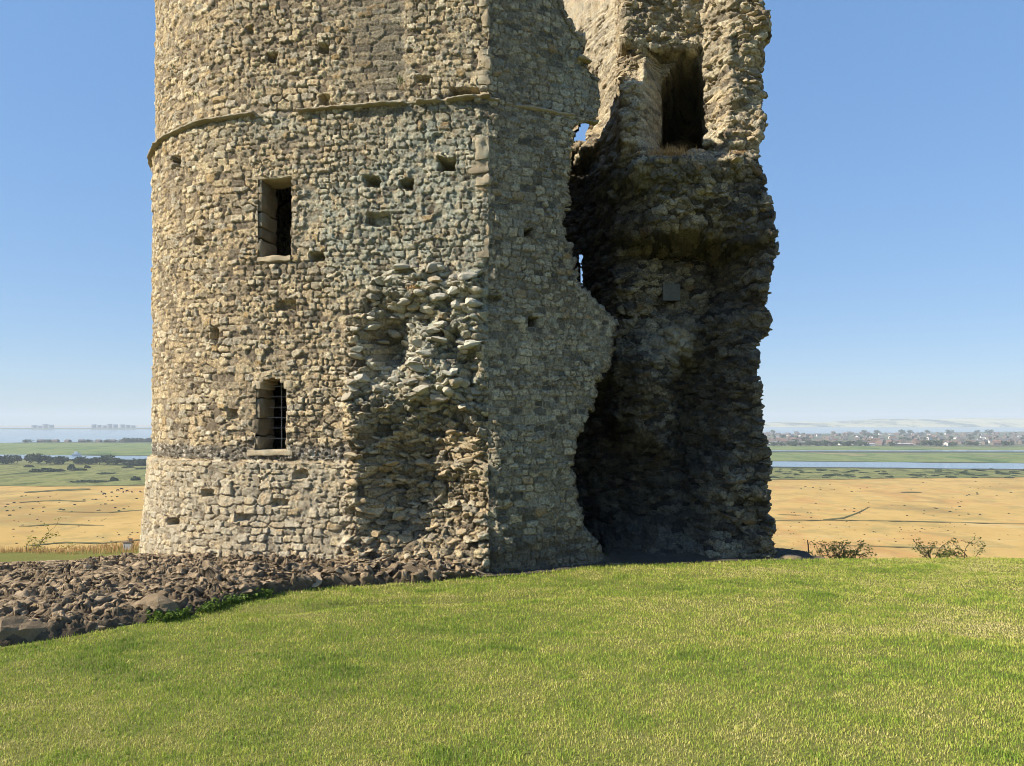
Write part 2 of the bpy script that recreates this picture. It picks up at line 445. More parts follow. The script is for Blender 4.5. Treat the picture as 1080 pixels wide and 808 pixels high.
# the torn edge bulges a little so that its stones show
tB = np.linspace(0, 1, 70)[1:-1]
Q = Fp[:, None, :]*(1-tB)[None, :, None]+E[:, None, :]*tB[None, :, None]
secs.append(('break', Q[..., 0], Q[..., 1], 70+1.75*np.repeat(tB[None], NZ, 0), 1.))
tF = np.linspace(1, 0, 150)[:-1]
Q = CORNER+(elen[:, None]*tF[None])[..., None]*FACE_DIR
secs.append(('face', Q[..., 0], Q[..., 1], 80-elen[:, None]*tF[None], 1.))

X = np.concatenate([q[1] for q in secs], 1); Y = np.concatenate([q[2] for q in secs], 1)
S = np.concatenate([q[3] for q in secs], 1)
DET = np.concatenate([np.full(q[1].shape[1], q[4]) for q in secs])
names = np.concatenate([np.array([q[0]]*q[1].shape[1]) for q in secs])
NC = X.shape[1]
Z = np.repeat(ZR[:, None], NC, 1)
FR = np.isin(names, ['front', 'arc']); FA = names == 'face'; BR = names == 'break'; IN = names == 'inside'; LI = np.isin(names, ['limb', 'side'])
colm = lambda m: np.repeat(m[None].astype(np.float32), NZ, 0)
# top profile: high on the left, lower towards the torn corner
smid = S[NZ//2]
ztop = np.full(NC, 11.2)  # out of view; heights chosen to set where sun reaches inside
ztop[FR] = np.interp(smid[FR], [0, 1.2, 3.5, 5.2, 9], [8.35, 8.5, 9.9, 11.0, 11.4])
ztop[FA] = 8.35; ztop[BR] = 8.35
hid = names == 'hidden'
hx = X[NZ//2]
ztop[hid] = np.interp(hx[hid], [-4.5, -3, -1, 1], [11.2, 10.0, 8.6, 8.35])
bk = np.isin(names, ['back'])
ztop[bk] = np.interp(hx[bk], [-6, -3, 2.6], [11.4, 11.0, 10.6])
ztop = ztop+.25*vnoise2(np.arange(NC)*.03, np.zeros(NC), 81)+.12*vnoise2(np.arange(NC)*.11, np.zeros(NC), 82)
Z = np.minimum(Z, ztop[None])

px0 = 540+FOC*X/Y; py0 = 445-FOC*(Z-EYE)/Y
# normals of the smooth wall
def normals(X, Y, Z):
    dxs = np.roll(X, -1, 1)-np.roll(X, 1, 1); dys = np.roll(Y, -1, 1)-np.roll(Y, 1, 1); dzs = np.roll(Z, -1, 1)-np.roll(Z, 1, 1)
    dxz = np.gradient(X, axis=0); dyz = np.gradient(Y, axis=0); dzz = np.gradient(Z, axis=0)+1e-6
    n = np.stack([dyz*dzs-dzz*dys, dzz*dxs-dxz*dzs, dxz*dys-dyz*dxs], -1)
    return n/np.maximum(np.linalg.norm(n, axis=-1, keepdims=True), 1e-9)
N = normals(X, Y, Z)
# plain wall normals stay horizontal; the interior is softened
nx, ny, nzv = N[..., 0].copy(), N[..., 1].copy(), N[..., 2].copy()
cm = colm(IN)
ny = np.where(cm > 0, np.minimum(ny, -.25), ny)
l = np.sqrt(nx*nx+ny*ny+nzv*nzv); nx /= l; ny /= l; nzv /= l
NORM = (nx, ny, nzv)

fr, fa, br, inn, li = colm(FR), colm(FA), colm(BR), colm(IN), colm(LI)
# ---- masks authored on the front
# domain warp so that stones are not square to the courses
wu = .035*fbm2(S*3.2, Z*3.2, 3, 101)+.011*fbm2(S*15, Z*15, 3, 107); wv = .028*fbm2(S*2.6+7, Z*2.6, 3, 103)+.009*fbm2(S*15+4, Z*15, 3, 109)
su = S+wu; sv = Z+wv
bigm = sstep(-.1, .35, fbm2(S*1.7, Z*1.7, 3, 105)+.25*np.where(Z < 1.0, 1, 0))
A1, B1, J1, dx1, dy1 = rubble(su, sv, .120, .080, 201, size_var=.6, jit=.7, p=4.5, vj=.34)
A2, B2, J2, dx2, dy2 = rubble(su, sv, .175, .108, 301, size_var=.6, jit=.7, p=4.5, vj=.34)
use2 = bigm > .5
A = np.where(use2, A2, A1); B = np.where(use2, B2, B1); J = np.where(use2, J2, J1); dxs_ = np.where(use2, dx2, dx1); dys_ = np.where(use2, dy2, dy1)
# flint band just above the plinth
ZP = 1.055; 
fb = fr*sstep(ZP+.02, ZP+.05, Z)*(1-sstep(ZP+.20, ZP+.30, Z+.04*vnoise2(S*3, S*0, 111)))*(px0 < 372)
AF, BF, JF, dxf, dyf = rubble(su, sv, .062, .055, 401, jit=1.)
isf = fb > .5
A = np.where(isf, AF, A); B = np.where(isf, BF, B); J = np.where(isf, JF, J); dxs_ = np.where(isf, dxf, dxs_); dys_ = np.where(isf, dyf, dys_)
cell = np.where(isf, .06, np.where(use2, .14, .10))
tx = (_h(np.floor(A*9999), np.floor(B*9999), np.zeros_like(A), 5)-.5); ty = (_h(np.floor(B*9999), np.floor(A*9999), np.zeros_like(A), 9)-.5)
jw = np.where(isf, .16, .15)
jvar = fbm2(S*2.2, Z*2.2, 3, 119)
face_h = sstep(.01, jw*(.75+.5*jvar), J)
chip = fbm3(X*13, Y*13, Z*15, 4, 127, .62)
fineS = fbm3(X*24, Y*24, Z*24, 3, 121)
coarse = fbm2(S*1.4, Z*1.4, 4, 123)
coarse_in = fbm3(X*3.2, Y*3.2, Z*3.6, 4, 125)

# scar of the torn-off wall on the front
def polymask(px, py, poly, soft):
    """soft mask of a polygon given by left and right columns per row"""
    poly = np.array(poly, float)
    L = np.interp(py, poly[:,0], poly[:,1]); R = np.interp(py, poly[:,0], poly[:,2])
    return sstep(-soft, soft, px-L)*sstep(-soft, soft, R-px)*sstep(poly[0,0]-soft, poly[0,0]+soft, py)*(1-sstep(poly[-1,0]-soft, poly[-1,0]+soft, py))
wob = 9*fbm2(S*2.4, Z*2.4, 3, 131)
SCAR = fr*polymask(px0+wob, py0+wob, [(284,440,512),(296,400,512),(310,385,514),(340,372,512),(400,364,508),(440,362,512),(500,368,516),(560,362,516),(625,360,518)], 6)
sc = np.zeros_like(X)
for (cx, cy, rx, ry, a) in ((408,365,19,34,-.55),(450,335,12,9,-.3),(478,362,9,14,-.3),(432,335,20,18,-.14),(470,352,30,30,.13),(455,405,55,22,.16),(445,310,38,12,.10),(490,300,22,16,.08),
                            (382,500,15,95,.22),(442,515,48,66,-.46),(470,452,40,22,-.10),(490,540,26,60,-.16),(400,585,45,22,.18),(470,590,30,14,.10),(494,395,10,22,-.30),(372,440,10,30,.10)):
    sc += a*blob(px0, py0, cx, cy, rx, ry)
AS, BS, JS, dxS, dyS = rubble(S+2*wu, Z+2*wv, .15, .085, 501, jit=1., p=3.5, size_var=.9)
txS = _h(np.floor(AS*9999), np.floor(BS*9999), np.zeros_like(AS), 5)-.5
sc_h = sc+.10*(AS-.5)+.055*sstep(.0, .14, JS)+.10*coarse_in+.035*fineS+dyS*.075*(BS-.2)+dxS*.15*txS+.045*chip

# rough core of the inside and of the torn edge
AI, BI, JI, dxI, dyI = rubble(S+1.6*wu, Z+1.6*wv, .17, .075, 601, jit=1., p=2.6, size_var=.8)
in_h = .05*(AI-.5)+.035*sstep(0, .18, JI)+.065*coarse_in+.018*fineS+.06*fbm3(X*9, Y*9, Z*14, 4, 141, .62)+.03*(1-2*np.abs(fbm3(X*5, Y*5, Z*11, 3, 143)))
ash = inn*sstep(672, 676, px0)*(1-sstep(697, 700, px0))*sstep(66, 74, py0)*(1-sstep(156, 162, py0))         # ashlar reveal of the doorway
pla = inn*(1-sstep(648, 654, px0))*(1-sstep(118, 140, py0))                                              # plastered wall above the break

ridge = 1-np.abs(fbm3(X*9+4, Y*9, Z*10, 3, 129))*2
h = (.026*(1+.6*jvar)*face_h+.032*(A-.5)*face_h+.26*cell*(dxs_*tx+dys_*ty)*face_h*1.05+.010*fineS+.022*coarse+.016*chip+.007*ridge-.024*(1-.5*fa)*(1-sstep(0, .075, J))*sstep(-.45, .1, jvar+.3*fbm2(S*8, Z*8, 2, 117)))
rough_left = .75+.5*sstep(.2, .8, coarse*.5+.5)
# the dark flat-coursed panel high on the right half of the front, thin stones
panel = fr*sstep(345, 388, px0+14*fbm2(S*4, Z*4, 3, 113))*(1-sstep(422, 430, px0))*(1-sstep(92, 100, py0))
AP, BP, JP, dxp, dyp = rubble(su, sv, .26, .085, 701, jit=.5, p=5)
h = h*(1-panel)+panel*(.016*sstep(.02, .15, JP)+.02*(AP-.5)+.006*fineS-.02)
h = h*(1-.15*fa)
H = h*(1-SCAR)+sc_h*SCAR
in_h = in_h*(1-.40*inn*(py0 < 165))+.02*chip*inn
H = np.where(inn > 0, in_h*(1-.75*np.maximum(ash, .3*pla))+.012*face_h*ash, H)
bz = np.exp(-((Z-6.4)/.38)**4); H = np.where(br > 0, 1.3*in_h*(1-.8*bz)-.20*bz, H)
H = np.where(li > 0, in_h*1.1, H)
# set back above the string course, plinth below
ZS = 6.215
H = H-.05*sstep(ZS-.02, ZS+.02, Z)*(fr+fa)
pl = (1-sstep(ZP-.008, ZP+.012, Z+.010*vnoise2(S*4, S*0, 151)))
bat = np.clip((ZP-Z)/1.8, 0, 1.2)
H = H+(fr*(1-.3*SCAR))*(pl*.075+.16*bat**1.2)+fa*(.10*np.clip((.2-Z)/.8, 0, 1)**1.3+.06*fbm2(S*4, Z*5, 4, 155)*np.clip((.9-Z)/.8, 0, 1))
# soften the masonry right at the arris so that the corner stays crisp and straight
ar = fr*(1-sstep(.0, .10, S))+fa*(1-sstep(0, .10, 80-S))
H = H*(1-.45*ar*(1-SCAR))
er_ = sstep(4.2, 3.2, Z)*(.045+.06*fbm2(Z*4+0*S, S*0, 3, 153))+.012
H = H-er_*(fr*np.exp(-(S/.09)**2)+fa*np.exp(-((80-S)/.09)**2))
# joist holes and lost stones
HOLES = [(472,174,9,6.5,.5),(393,192,8,5.5,.3),(429,195,7,5,.3),(335,271,7,4.5,.3),(228,354,4,7,.25),(193,549,5,4,.3),(557,246,5,4,.3),(561,340,5,5,.4),(490,97,15,4.5,.3),(342,105,5,5,.12),(400,232,13,7,.13),(302,322,10,5,.12),(188,172,4,6,.12),(520,318,8,6,.12),(212,255,5,4,.1),(246,437,5,5,.1),(320,500,7,5,.1),(340,50,5,5,.1),(225,520,6,4,.12),(445,83,8,4,.1),(286,60,5,5,.1),(262,30,4,4,.1),(262,545,7,4,.1),(300,530,8,4,.09)]
for (cx, cy, rx, ry, dpt) in HOLES:
    e = np.maximum(np.abs(px0-cx+1.2*vnoise2(S*15, Z*15, 161))/rx, np.abs(py0-cy+1.2*vnoise2(S*15+9, Z*15, 163))/ry)
    H = H-dpt*(1-sstep(.8, 1.1, e))*(fr+fa)

X2 = X+nx*H; Y2 = Y+ny*H; Z2 = Z+nzv*H
# steep broken flanks get a three-way wobble too
wb = (inn+br+li)*(1-.7*np.maximum(ash, pla))
q = .035*wb
X2 += q*fbm3(X*7+3, Y*7, Z*9, 3, 171)*1.3; Z2 += q*fbm3(X*7, Y*7+5, Z*9, 3, 173)

# ---- pigments; the cavity's shade is painted in with its soot
g01 = fbm2(S*1.1, Z*1.1, 4, 181)
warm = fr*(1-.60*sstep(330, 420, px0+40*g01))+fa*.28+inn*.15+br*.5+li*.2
upr = inn*(1-sstep(150, 178, py0))
warm = warm+upr*.55
warm = np.maximum(warm, fr*.8*(px0 > 425)*(py0 < 100)*sstep(420, 428, px0))
warm = np.maximum(warm, SCAR*sstep(430, 470, py0)*.9)
soot_shade = inn*(.70*sstep(160, 190, py0))+li*(.55*sstep(160, 230, py0))+br*.55*sstep(180, 300, py0)  # cavity, flank and torn edge: blackening plus painted shade
soot_shade = soot_shade+fr*panel*.35+fa*.62*sstep(535, 585, py0+14*g01)+fr*SCAR*.35*blob(px0, py0, 445, 530, 55, 60)  # panel, face foot and lower scar: plain darker tone
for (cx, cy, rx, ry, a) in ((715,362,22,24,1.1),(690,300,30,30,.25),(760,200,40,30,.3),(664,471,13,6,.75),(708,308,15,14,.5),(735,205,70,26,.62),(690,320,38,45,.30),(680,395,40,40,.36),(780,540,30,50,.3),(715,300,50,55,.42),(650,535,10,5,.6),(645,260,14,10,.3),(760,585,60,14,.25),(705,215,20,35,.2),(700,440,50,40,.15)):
    soot_shade = soot_shade-a*blob(px0, py0, cx, cy, rx, ry)*inn*(.7+.6*fbm2(S*5, Z*5, 3, 183))
soot_shade = soot_shade+.55*np.pad(door, ((0, 0), (np.argmax(IN), NC-np.argmax(IN)-door.shape[1])))  # shade of the room behind the doorway, painted in
soot_shade = np.clip(soot_shade+.18*fbm2(S*2.4, Z*2.4, 3, 185)*(soot_shade > .15), 0, 1)
lich = fr*.22*sstep(300, 420, px0)
for (cx, cy, rx, ry, a) in ((380,205,60,60,.8),(475,190,45,60,.8),(430,265,60,50,.9),(360,250,40,50,.6),(450,408,55,26,1.1),(460,340,60,45,.7),(300,130,50,14,.6),(480,140,60,18,.7),(235,145,40,12,.5),(505,300,14,60,.5)):
    lich += a*blob(px0, py0, cx, cy, rx, ry)*fr
lich += fa*(.45*blob(px0, py0, 600, 90, 25, 40)+.25)+inn*(.5*blob(px0, py0, 690, 190, 60, 30)+.25*blob(px0, py0, 740, 60, 60, 50))
pale = fr*(.55*(Z < ZP)*(px0 < 375)+.25*(1-sstep(300, 400, px0)))+pla*.55+ash*.1+inn*1.1*(blob(px0, py0, 715, 362, 18, 20)+blob(px0, py0, 664, 471, 12, 5)+.5*blob(px0, py0, 650, 535, 10, 5))+upr*.25
mort = 1-sstep(.03, .16, J)
mort = np.where(SCAR > .5, .6*(1-sstep(.02, .12, JS)), mort)
mort = np.where((inn+br+li) > 0, .6*(1-sstep(.02, .10, JI)), mort)
mort = np.clip(mort+fa*.40*sstep(.0, .5, fbm2(S*3, Z*4, 4, 187)+.25), 0, 1)
ston = np.where(SCAR > .5, AS, np.where((inn+br+li) > 0, AI, np.where(panel > .5, AP, A)))

# ---- faces
ii, jj = np.meshgrid(np.arange(NZ-1), np.arange(NC), indexing='ij')
j2 = (jj+1) % NC
v = lambda i, j: i*NC+j
quads = np.stack([v(ii, jj), v(ii, j2), v(ii+1, j2), v(ii+1, jj)], -1)
kill = np.zeros((NZ-1, NC), bool)
cpx = (px0[:-1]+px0[1:])/2; cpy = (py0[:-1]+py0[1:])/2
nm = np.repeat(names[None], NZ-1, 0)
frm = np.isin(nm, ['front', 'arc'])
def arch_open(cpx, cpy, x0, x1, ytop, ybot, rise):
    c = (x0+x1)/2; r = (x1-x0)/2
    yt = ytop+rise*(1-np.sqrt(np.clip(1-((cpx-c)/r)**2, 0, 1)))
    return (cpx > x0) & (cpx < x1) & (cpy > yt) & (cpy < ybot)
kill |= frm & arch_open(cpx, cpy, 274, 309, 187, 272, 0)
kill |= frm & arch_open(cpx, cpy, 271, 304, 396, 476, 9)
# two gaps right through the ruin behind the torn edge
thru = np.isin(nm, ['inside', 'back', 'hidden']) 
def spot(poly):
    poly = np.array(poly, float)
    L = np.interp(cpy, poly[:,0], poly[:,1]); R = np.interp(cpy, poly[:,0], poly[:,2])
    return (cpy > poly[0,0]) & (cpy < poly[-1,0]) & (cpx > L) & (cpx < R)
kill |= thru & (spot([(129,612,622),(137,610,620),(141,606,619),(149,605,618)]) | spot([(268,610.5,616),(284,611,615.4),(292,611.5,614.5),(304,611,616)]))
# collapsed rows above the wall top
kill |= (Z[1:]-Z[:-1] < 1e-5)
quads = quads[~kill]
V = np.stack([X2, Y2, Z2], -1).reshape(-1, 3)-TOFF
# rough cap on the wall head
from mathutils.geometry import tessellate_polygon
ring = [Vector((X2[-1, j], Y2[-1, j], 0)) for j in range(0, NC, 6)]
cap = [tuple(6*i for i in tri) for tri in tessellate_polygon([ring])]
cap = np.array([[v(NZ-1, j) for j in tri] for tri in cap])
wall = mesh_np('wall', V, quads, cap, M_WALL, tower, True, dict(stone=ston, stone_b=np.where(isf, BF, B), mortar=mort, warm=np.clip(warm, 0, 1), lichen=np.clip(lich, 0, 1), soot_shade=soot_shade, flint=fb, pale=np.clip(pale, 0, 1)))

# ---- dressed blocks
def blocks_mesh(name, items, mat, parent, rough=.008, off=TOFF, seed=3, res=7):
    """items: (centre, size, angle about z). Worn blocks with rounded arrises, one mesh"""
    rng = np.random.default_rng(seed)
    g = np.linspace(-1, 1, res)
    Vs = []; Qs = []; St = []; n = 0
    for c, d, ang in items:
        d = np.asarray(d)/2
        faces = []
        for ax in range(3):
            for sgn in (-1, 1):
                a, b = np.meshgrid(g, g, indexing='ij')
                p = np.zeros((res, res, 3)); p[..., ax] = sgn; p[..., (ax+1) % 3] = a*(1 if sgn > 0 else -1); p[..., (ax+2) % 3] = b
                faces.append(p.reshape(-1, 3))
        p = np.concatenate(faces)
        w = p*d
        rr = min(.022, d.min()*.5)
        inner = np.clip(w, -(d-rr), d-rr); dl = w-inner; ln = np.linalg.norm(dl, axis=1, keepdims=True)
        w = inner+dl/np.maximum(ln, 1e-9)*np.minimum(ln, rr)
        o = rng.uniform(0, 90, 3)
        nrm = p/np.linalg.norm(p, axis=1, keepdims=True)
        k = w*9+o
        w = w+nrm*(rough*1.6*fbm3(k[:,0], k[:,1], k[:,2], 3, 5))[:,None]
        cs, sn = math.cos(ang), math.sin(ang)
        w = np.c_[w[:,0]*cs-w[:,1]*sn, w[:,0]*sn+w[:,1]*cs, w[:,2]]+np.asarray(c)-off
        Vs.append(w); St.append(np.full(len(w), rng.random()))
        for f in range(6):
            i, j = np.meshgrid(np.arange(res-1), np.arange(res-1), indexing='ij')
            b = n+f*res*res
            Qs.append(np.stack([b+i*res+j, b+(i+1)*res+j, b+(i+1)*res+j+1, b+i*res+j+1], -1).reshape(-1, 4))
        n += len(w)
    return mesh_np(name, np.concatenate(Vs), np.concatenate(Qs), None, mat, parent, True, dict(stone=np.concatenate(St)))

FANG = math.atan2(-FRONT_DIR[1], -FRONT_DIR[0])      # along the front, towards the right
FN = np.array((FRONT_DIR[1]*-1, FRONT_DIR[0]))       # pointing outwards (towards the viewer)
if FN[1] > 0: FN = -FN
def on_front(s, out, z):
    q = CORNER+FRONT_DIR*s+FN*out
    return (q[0], q[1], z)
rng = np.random.default_rng(5)
# corner stones
qs = []
z = 3.95; k = 0
while z < 8.2:
    hh = rng.uniform(.16, .34) if k % 5 != 2 else .5
    w = rng.uniform(.13, .2) if k % 2 else rng.uniform(.24, .38)
    if k % 5 == 2: w = .2
    if not (ZS-.12 < z+hh and z < ZS+.1) and rng.random() > (.04 if z > ZS else .3):
        qs.append((on_front(w/2-.018, -.082-(.05 if z > ZS else 0), z+hh/2), (w, .24, hh-.018), FANG))
    z += hh; k += 1
for k_, q_ in enumerate(qs): blocks_mesh('quoin', [q_], M_QUOIN, tower, .045, seed=300+k_)

# string course: a weathered drip moulding, broken between two lengths
def moulding(name, path, zc, parent, seed, hgt=.085, out=.11):
    path = np.asarray(path); n = len(path)
    tdir = np.gradient(path, axis=0); tdir /= np.linalg.norm(tdir, axis=1, keepdims=True)
    nrm = np.c_[tdir[:,1], -tdir[:,0]]
    prof = [(-.08, .034), (.0, .028), (out*.5, .02), (out*.93, .010), (out, .002), (out*.97, -.014), (out*.6, -.020), (.02, -.03), (-.08, -.034)]
    V = []
    arcl = np.r_[0, np.cumsum(np.linalg.norm(np.diff(path, axis=0), axis=1))]
    for (o_, dz_) in prof:
        wn = .022*fbm2(arcl*6, np.full(n, o_*30), 3, seed)+.009*vnoise2(arcl*17, np.full(n, dz_*70), seed+3)
        chip = -.07*sstep(.15, .5, vnoise2(arcl*4.1, np.zeros(n), seed+7))*(o_ > .04)
        q = path+nrm*(o_+wn+chip)[:,None]
        V.append(np.c_[q, zc+dz_+.014*vnoise2(arcl*2.2, np.zeros(n), seed+9)+wn*.5])
    V = np.stack(V, 1); m = len(prof)
    i, j = np.meshgrid(np.arange(n-1), np.arange(m-1), indexing='ij')
    Q = np.stack([i*m+j, (i+1)*m+j, (i+1)*m+j+1, i*m+j+1], -1).reshape(-1, 4)
    caps = []
    for e in (0, n-1):
        for q in range(1, m-1): caps.append((e*m, e*m+q, e*m+q+1))
    return mesh_np(name, V.reshape(-1, 3)-TOFF, Q, caps, M_STRING, parent, True, dict(stone=np.repeat(.55+.4*vnoise2(np.floor(arcl*1.6), np.zeros(n), 4), m)))
_, _, s1 = front_at(316); _, _, s2 = front_at(268)
sp = np.linspace(s1, -.03, 160)
moulding('string_course', CORNER+np.outer(sp, FRONT_DIR), ZS, tower, 11)
ap = arc(math.radians(120), H0, 260); fp = CORNER+np.outer(np.linspace(FRONT_LEN, s2, 30)[1:], FRONT_DIR)
moulding('string_course', np.r_[ap, fp], ZS, tower, 12)
rl = face_at(630)
moulding('string_course', CORNER+np.outer(np.linspace(.0, rl, 100), FACE_DIR)+np.array((.0, .0)), ZS-.02, tower, 13, out=.055)

# windows
def empty_part(name, loc):
    e = link(bpy.data.objects.new(name, None), tower); e.location = loc; return e
def jamb_stack(side, sl, sr, zt, zb, seed, depth, face_w):
    rng = np.random.default_rng(seed); it = []; z = zb
    while z < zt-.03:
        hh = min(rng.uniform(.16, .32), zt-z)
        if zt-z-hh < .08: hh = zt-z
        w = face_w*rng.uniform(.8, 1.5)
        s_ = (sl+w/2) if side == 'l' else (sr-w/2)
        it.append((on_front(s_, .012-depth/2+rng.uniform(-.006, .006), z+hh/2), (w, depth, hh-.008), FANG)); z += hh
    return it
# upper window: square-headed
for (pl_, pr_, yt, yb, archy) in ((277, 307, 190, 270, False), (274, 301.5, 400, 474, True)):
    _, yl, sl = front_at(pl_); _, yr, sr = front_at(pr_); ym = (yl+yr)/2
    zt, zb = zat(yt, ym), zat(yb, ym); cs = (sl+sr)/2; w = sl-sr
    sur = empty_part('window', (0, 0, 0))
    blocks_mesh('jamb', jamb_stack('l', sl, sr, zt+.02, zb-.02, 21+archy, .46, .10), M_JAMB_SHADED, sur, .026)
    blocks_mesh('jamb', jamb_stack('r', sl, sr, zt+.02, zb-.02, 23+archy, .50, .085), M_JAMB_SHADED, sur, .026)
    if archy:
        it = []
        for a in np.linspace(12, 168, 7):
            ar_ = math.radians(a); r = w/2+.055
            it.append((on_front(cs-math.cos(ar_)*r*1., -.2, zt-w*.30+math.sin(ar_)*r*.78), (.15, .46, .13), FANG))
        blocks_mesh('lintel', it, M_DRESSED, sur, .014, TOFF)
    else:
        blocks_mesh('lintel', [(on_front(cs, -.2, zt+.075), (w+.30, .46, .13), FANG)], M_DRESSED, sur, .03, TOFF)
    blocks_mesh('sill', [(on_front(cs+.02, -.17, zb-.05), (w+(.30 if archy else .08), .47, .09), FANG)], M_DRESSED, sur, .03, TOFF)
    if archy:
        g = MB()
        for k in range(1, 3):
            s_ = sr+w*.18*k*1.35
            g.tube([Vector(on_front(s_, -.26, zb-.02))-Vector(TOFF), Vector(on_front(s_, -.26, zt-.02))-Vector(TOFF)], .006, 5)
        for k in range(1, 7):
            zz = zb+(zt-zb)*k/6.6
            g.tube([Vector(on_front(sr-.02, -.255, zz))-Vector(TOFF), Vector(on_front(sl+.02, -.255, zz))-Vector(TOFF)], .005, 5)
        t = NT('bare_iron'); t.base((.30,.29,.28)); t.b.inputs['Metallic'].default_value = .3; t.b.inputs['Roughness'].default_value = .6
        g.build('grille', t.m, sur)

# grey panel fixed to the back of the cavity
t = NT('grey_slate'); t.base(t.ramp(t.noise(14, 4, .6, t.objco()), [(.3, (.10,.10,.09)), (.7, (.16,.155,.14))]))
M_SLATE = t.m
Yp = 12.5
mb = MB(); mb.box(((708-540)/FOC*Yp, Yp, zat(308.5, Yp)-0), (.30, .06, .29)); 
mb.V = [q-TOFF for q in mb.V]
mb.build('slate_panel', M_SLATE, tower)

# stones of the torn-open core, standing out of the scar
rng = np.random.default_rng(31)
Vs, Fs, St, Lw, n = [], [], [], [], 0
Hg = V.reshape(NZ, NC, 3)
cand = np.argwhere((SCAR[:, :FR.sum()] > .7))
pick = cand[rng.choice(len(cand), 560, replace=False)]
for (i, j) in pick:
    yy = py0[i, j]; xx = px0[i, j]
    pr = .9 if yy < 420 else .55
    if blob(xx, yy, 408, 362, 20, 30) > .6: pr = .25
    if xx > 506: continue
    if rng.random() > pr: continue
    sz = rng.uniform(.035, .085)*(1.25 if yy < 430 else .9)
    Vv, F = rock_shape(rng, (sz*rng.uniform(1.1, 1.9), sz*rng.uniform(.9, 1.4), sz*rng.uniform(.55, .85)), 2, .14, 6)
    a = rng.uniform(-.5, .5); b = rng.uniform(-.35, .35)
    ca, sa, cb, sb = math.cos(a), math.sin(a), math.cos(b), math.sin(b)
    Vv = np.c_[Vv[:,0]*ca-Vv[:,1]*sa, Vv[:,0]*sa+Vv[:,1]*ca, Vv[:,2]]
    Vv = np.c_[Vv[:,0]*cb-Vv[:,2]*sb, Vv[:,1], Vv[:,0]*sb+Vv[:,2]*cb]
    c = Hg[i, j]+np.array((FN[0], FN[1], 0))*rng.uniform(-.05, .018)
    Vs.append(Vv+c); Fs.append(np.array(F)+n); St.append(np.full(len(Vv), rng.random())); Lw.append(np.full(len(Vv), float(np.clip((yy-400)/70, 0, 1)))); n += len(Vv)
mesh_np('exposed_core', np.concatenate(Vs), None, np.concatenate(Fs), M_CORE, tower, False, dict(stone=np.concatenate(St), low=np.concatenate(Lw)))
# ragged stones along the right-hand outline, the torn edge and the overhang
Vs, Fs, St, n = [], [], [], 0
ci = np.argwhere(np.repeat((np.isin(names, ['limb', 'break']) | (IN & (np.arange(NC) % 2 == 0)))[None], NZ, 0) & (Z > -.6) & (Z < 9.2) & ((px0 > 775) | (br > 0) | ((py0 < 176) & ~((ash > .2) | (pla > .2)) & (px0 > 655) & ~((px0 > 694) & (px0 < 750) & (py0 > 50)))) & ~((inn > 0) & (px0 < 640)))
pick = ci[rng.choice(len(ci), 900, replace=False)]
for (i, j) in pick:
    sz = rng.uniform(.035, .095)*(.55 if names[j] == 'inside' and px0[i, j] < 772 else rng.uniform(.35, 1.05))
    if names[j] == 'break' and 5.95 < Z[i, j] < 6.85: continue
    Vv, F = rock_shape(rng, (sz*rng.uniform(1.1, 1.9), sz*rng.uniform(1., 1.7), sz*rng.uniform(.45, .8)), 2, .14, 9)
    a = rng.uniform(0, 3.1); ca, sa = math.cos(a), math.sin(a)
    Vv = np.c_[Vv[:,0]*ca-Vv[:,1]*sa, Vv[:,0]*sa+Vv[:,1]*ca, Vv[:,2]]
    Vs.append(Vv+Hg[i, j]); Fs.append(np.array(F)+n)
    Stv = soot_shade[i, j]; St.append(np.full(len(Vv), Stv)); n += len(Vv)  # holds the wall's soot and painted shade at that spot
t = NT('edge_stone'); p = t.pos(); so = t.attr('stone'); fine = t.noise(50, 5, .65, p); mid = t.noise(7, 5, .6, p)
c = t.mix(mid, (.17,.14,.10), (.52,.42,.27)); c = t.mix(.6, c, t.mix(fine, (.25,.25,.25), (.8,.8,.75)), 'OVERLAY')
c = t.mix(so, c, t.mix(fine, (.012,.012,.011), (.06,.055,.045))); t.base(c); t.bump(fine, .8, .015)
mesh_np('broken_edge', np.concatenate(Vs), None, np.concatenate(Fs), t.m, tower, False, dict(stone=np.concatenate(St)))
# ================================================================= terrain
MARSH = -58.0
HM = EYE-MARSH
def depth_of(py): return HM*FOC/(py-445)
TOE = np.array([(-30,2.5),(-9,4.4),(-5.6,5.45),(-4.26,6.2),(-3.4,7.15),(-2.9,8.2),(-2.3,9.0),(-1.3,9.35),(-.4,9.72),(.6,10.15),(1.5,10.6),(4,11.1),(6,11.6),(30,12.5)], float)
def toe_y(x): return np.interp(x, TOE[:,0], TOE[:,1])
def terrain(x, y, rough=True):
    crest = 11.15+2.0*sstep(-8, -6.5, x)*(1-sstep(4.0, 5.0, x))+.6*sstep(-6.5, -8, x)
    z = -.048*np.clip(y, -40, None)
    z = z+.05*fbm2(x*.35, y*.35, 3, 801)*(1-sstep(20, 60, np.abs(y)))
    z = z+.022*fbm2(x*1.3+9, y*1.9, 3, 803)*(1-sstep(20, 60, np.abs(y)))
    # low worn edge near the bank and a shallow rut in the lawn
    z = z-.05*np.exp(-((y-(8.35+.25*x+.2*vnoise2(x*1.3, x*0, 805)))/.16)**2)*sstep(-3.2, -2.4, x)*(1-sstep(.0, .9, x))
    d = np.clip(y-crest, 0, None)
    z = z-np.where(d < 1.7, .09*d*d, .26+.306*(d-1.7))
    lat = np.clip(np.abs(x)-60, 0, None)*.05
    z = z-lat
    return np.maximum(z, MARSH)

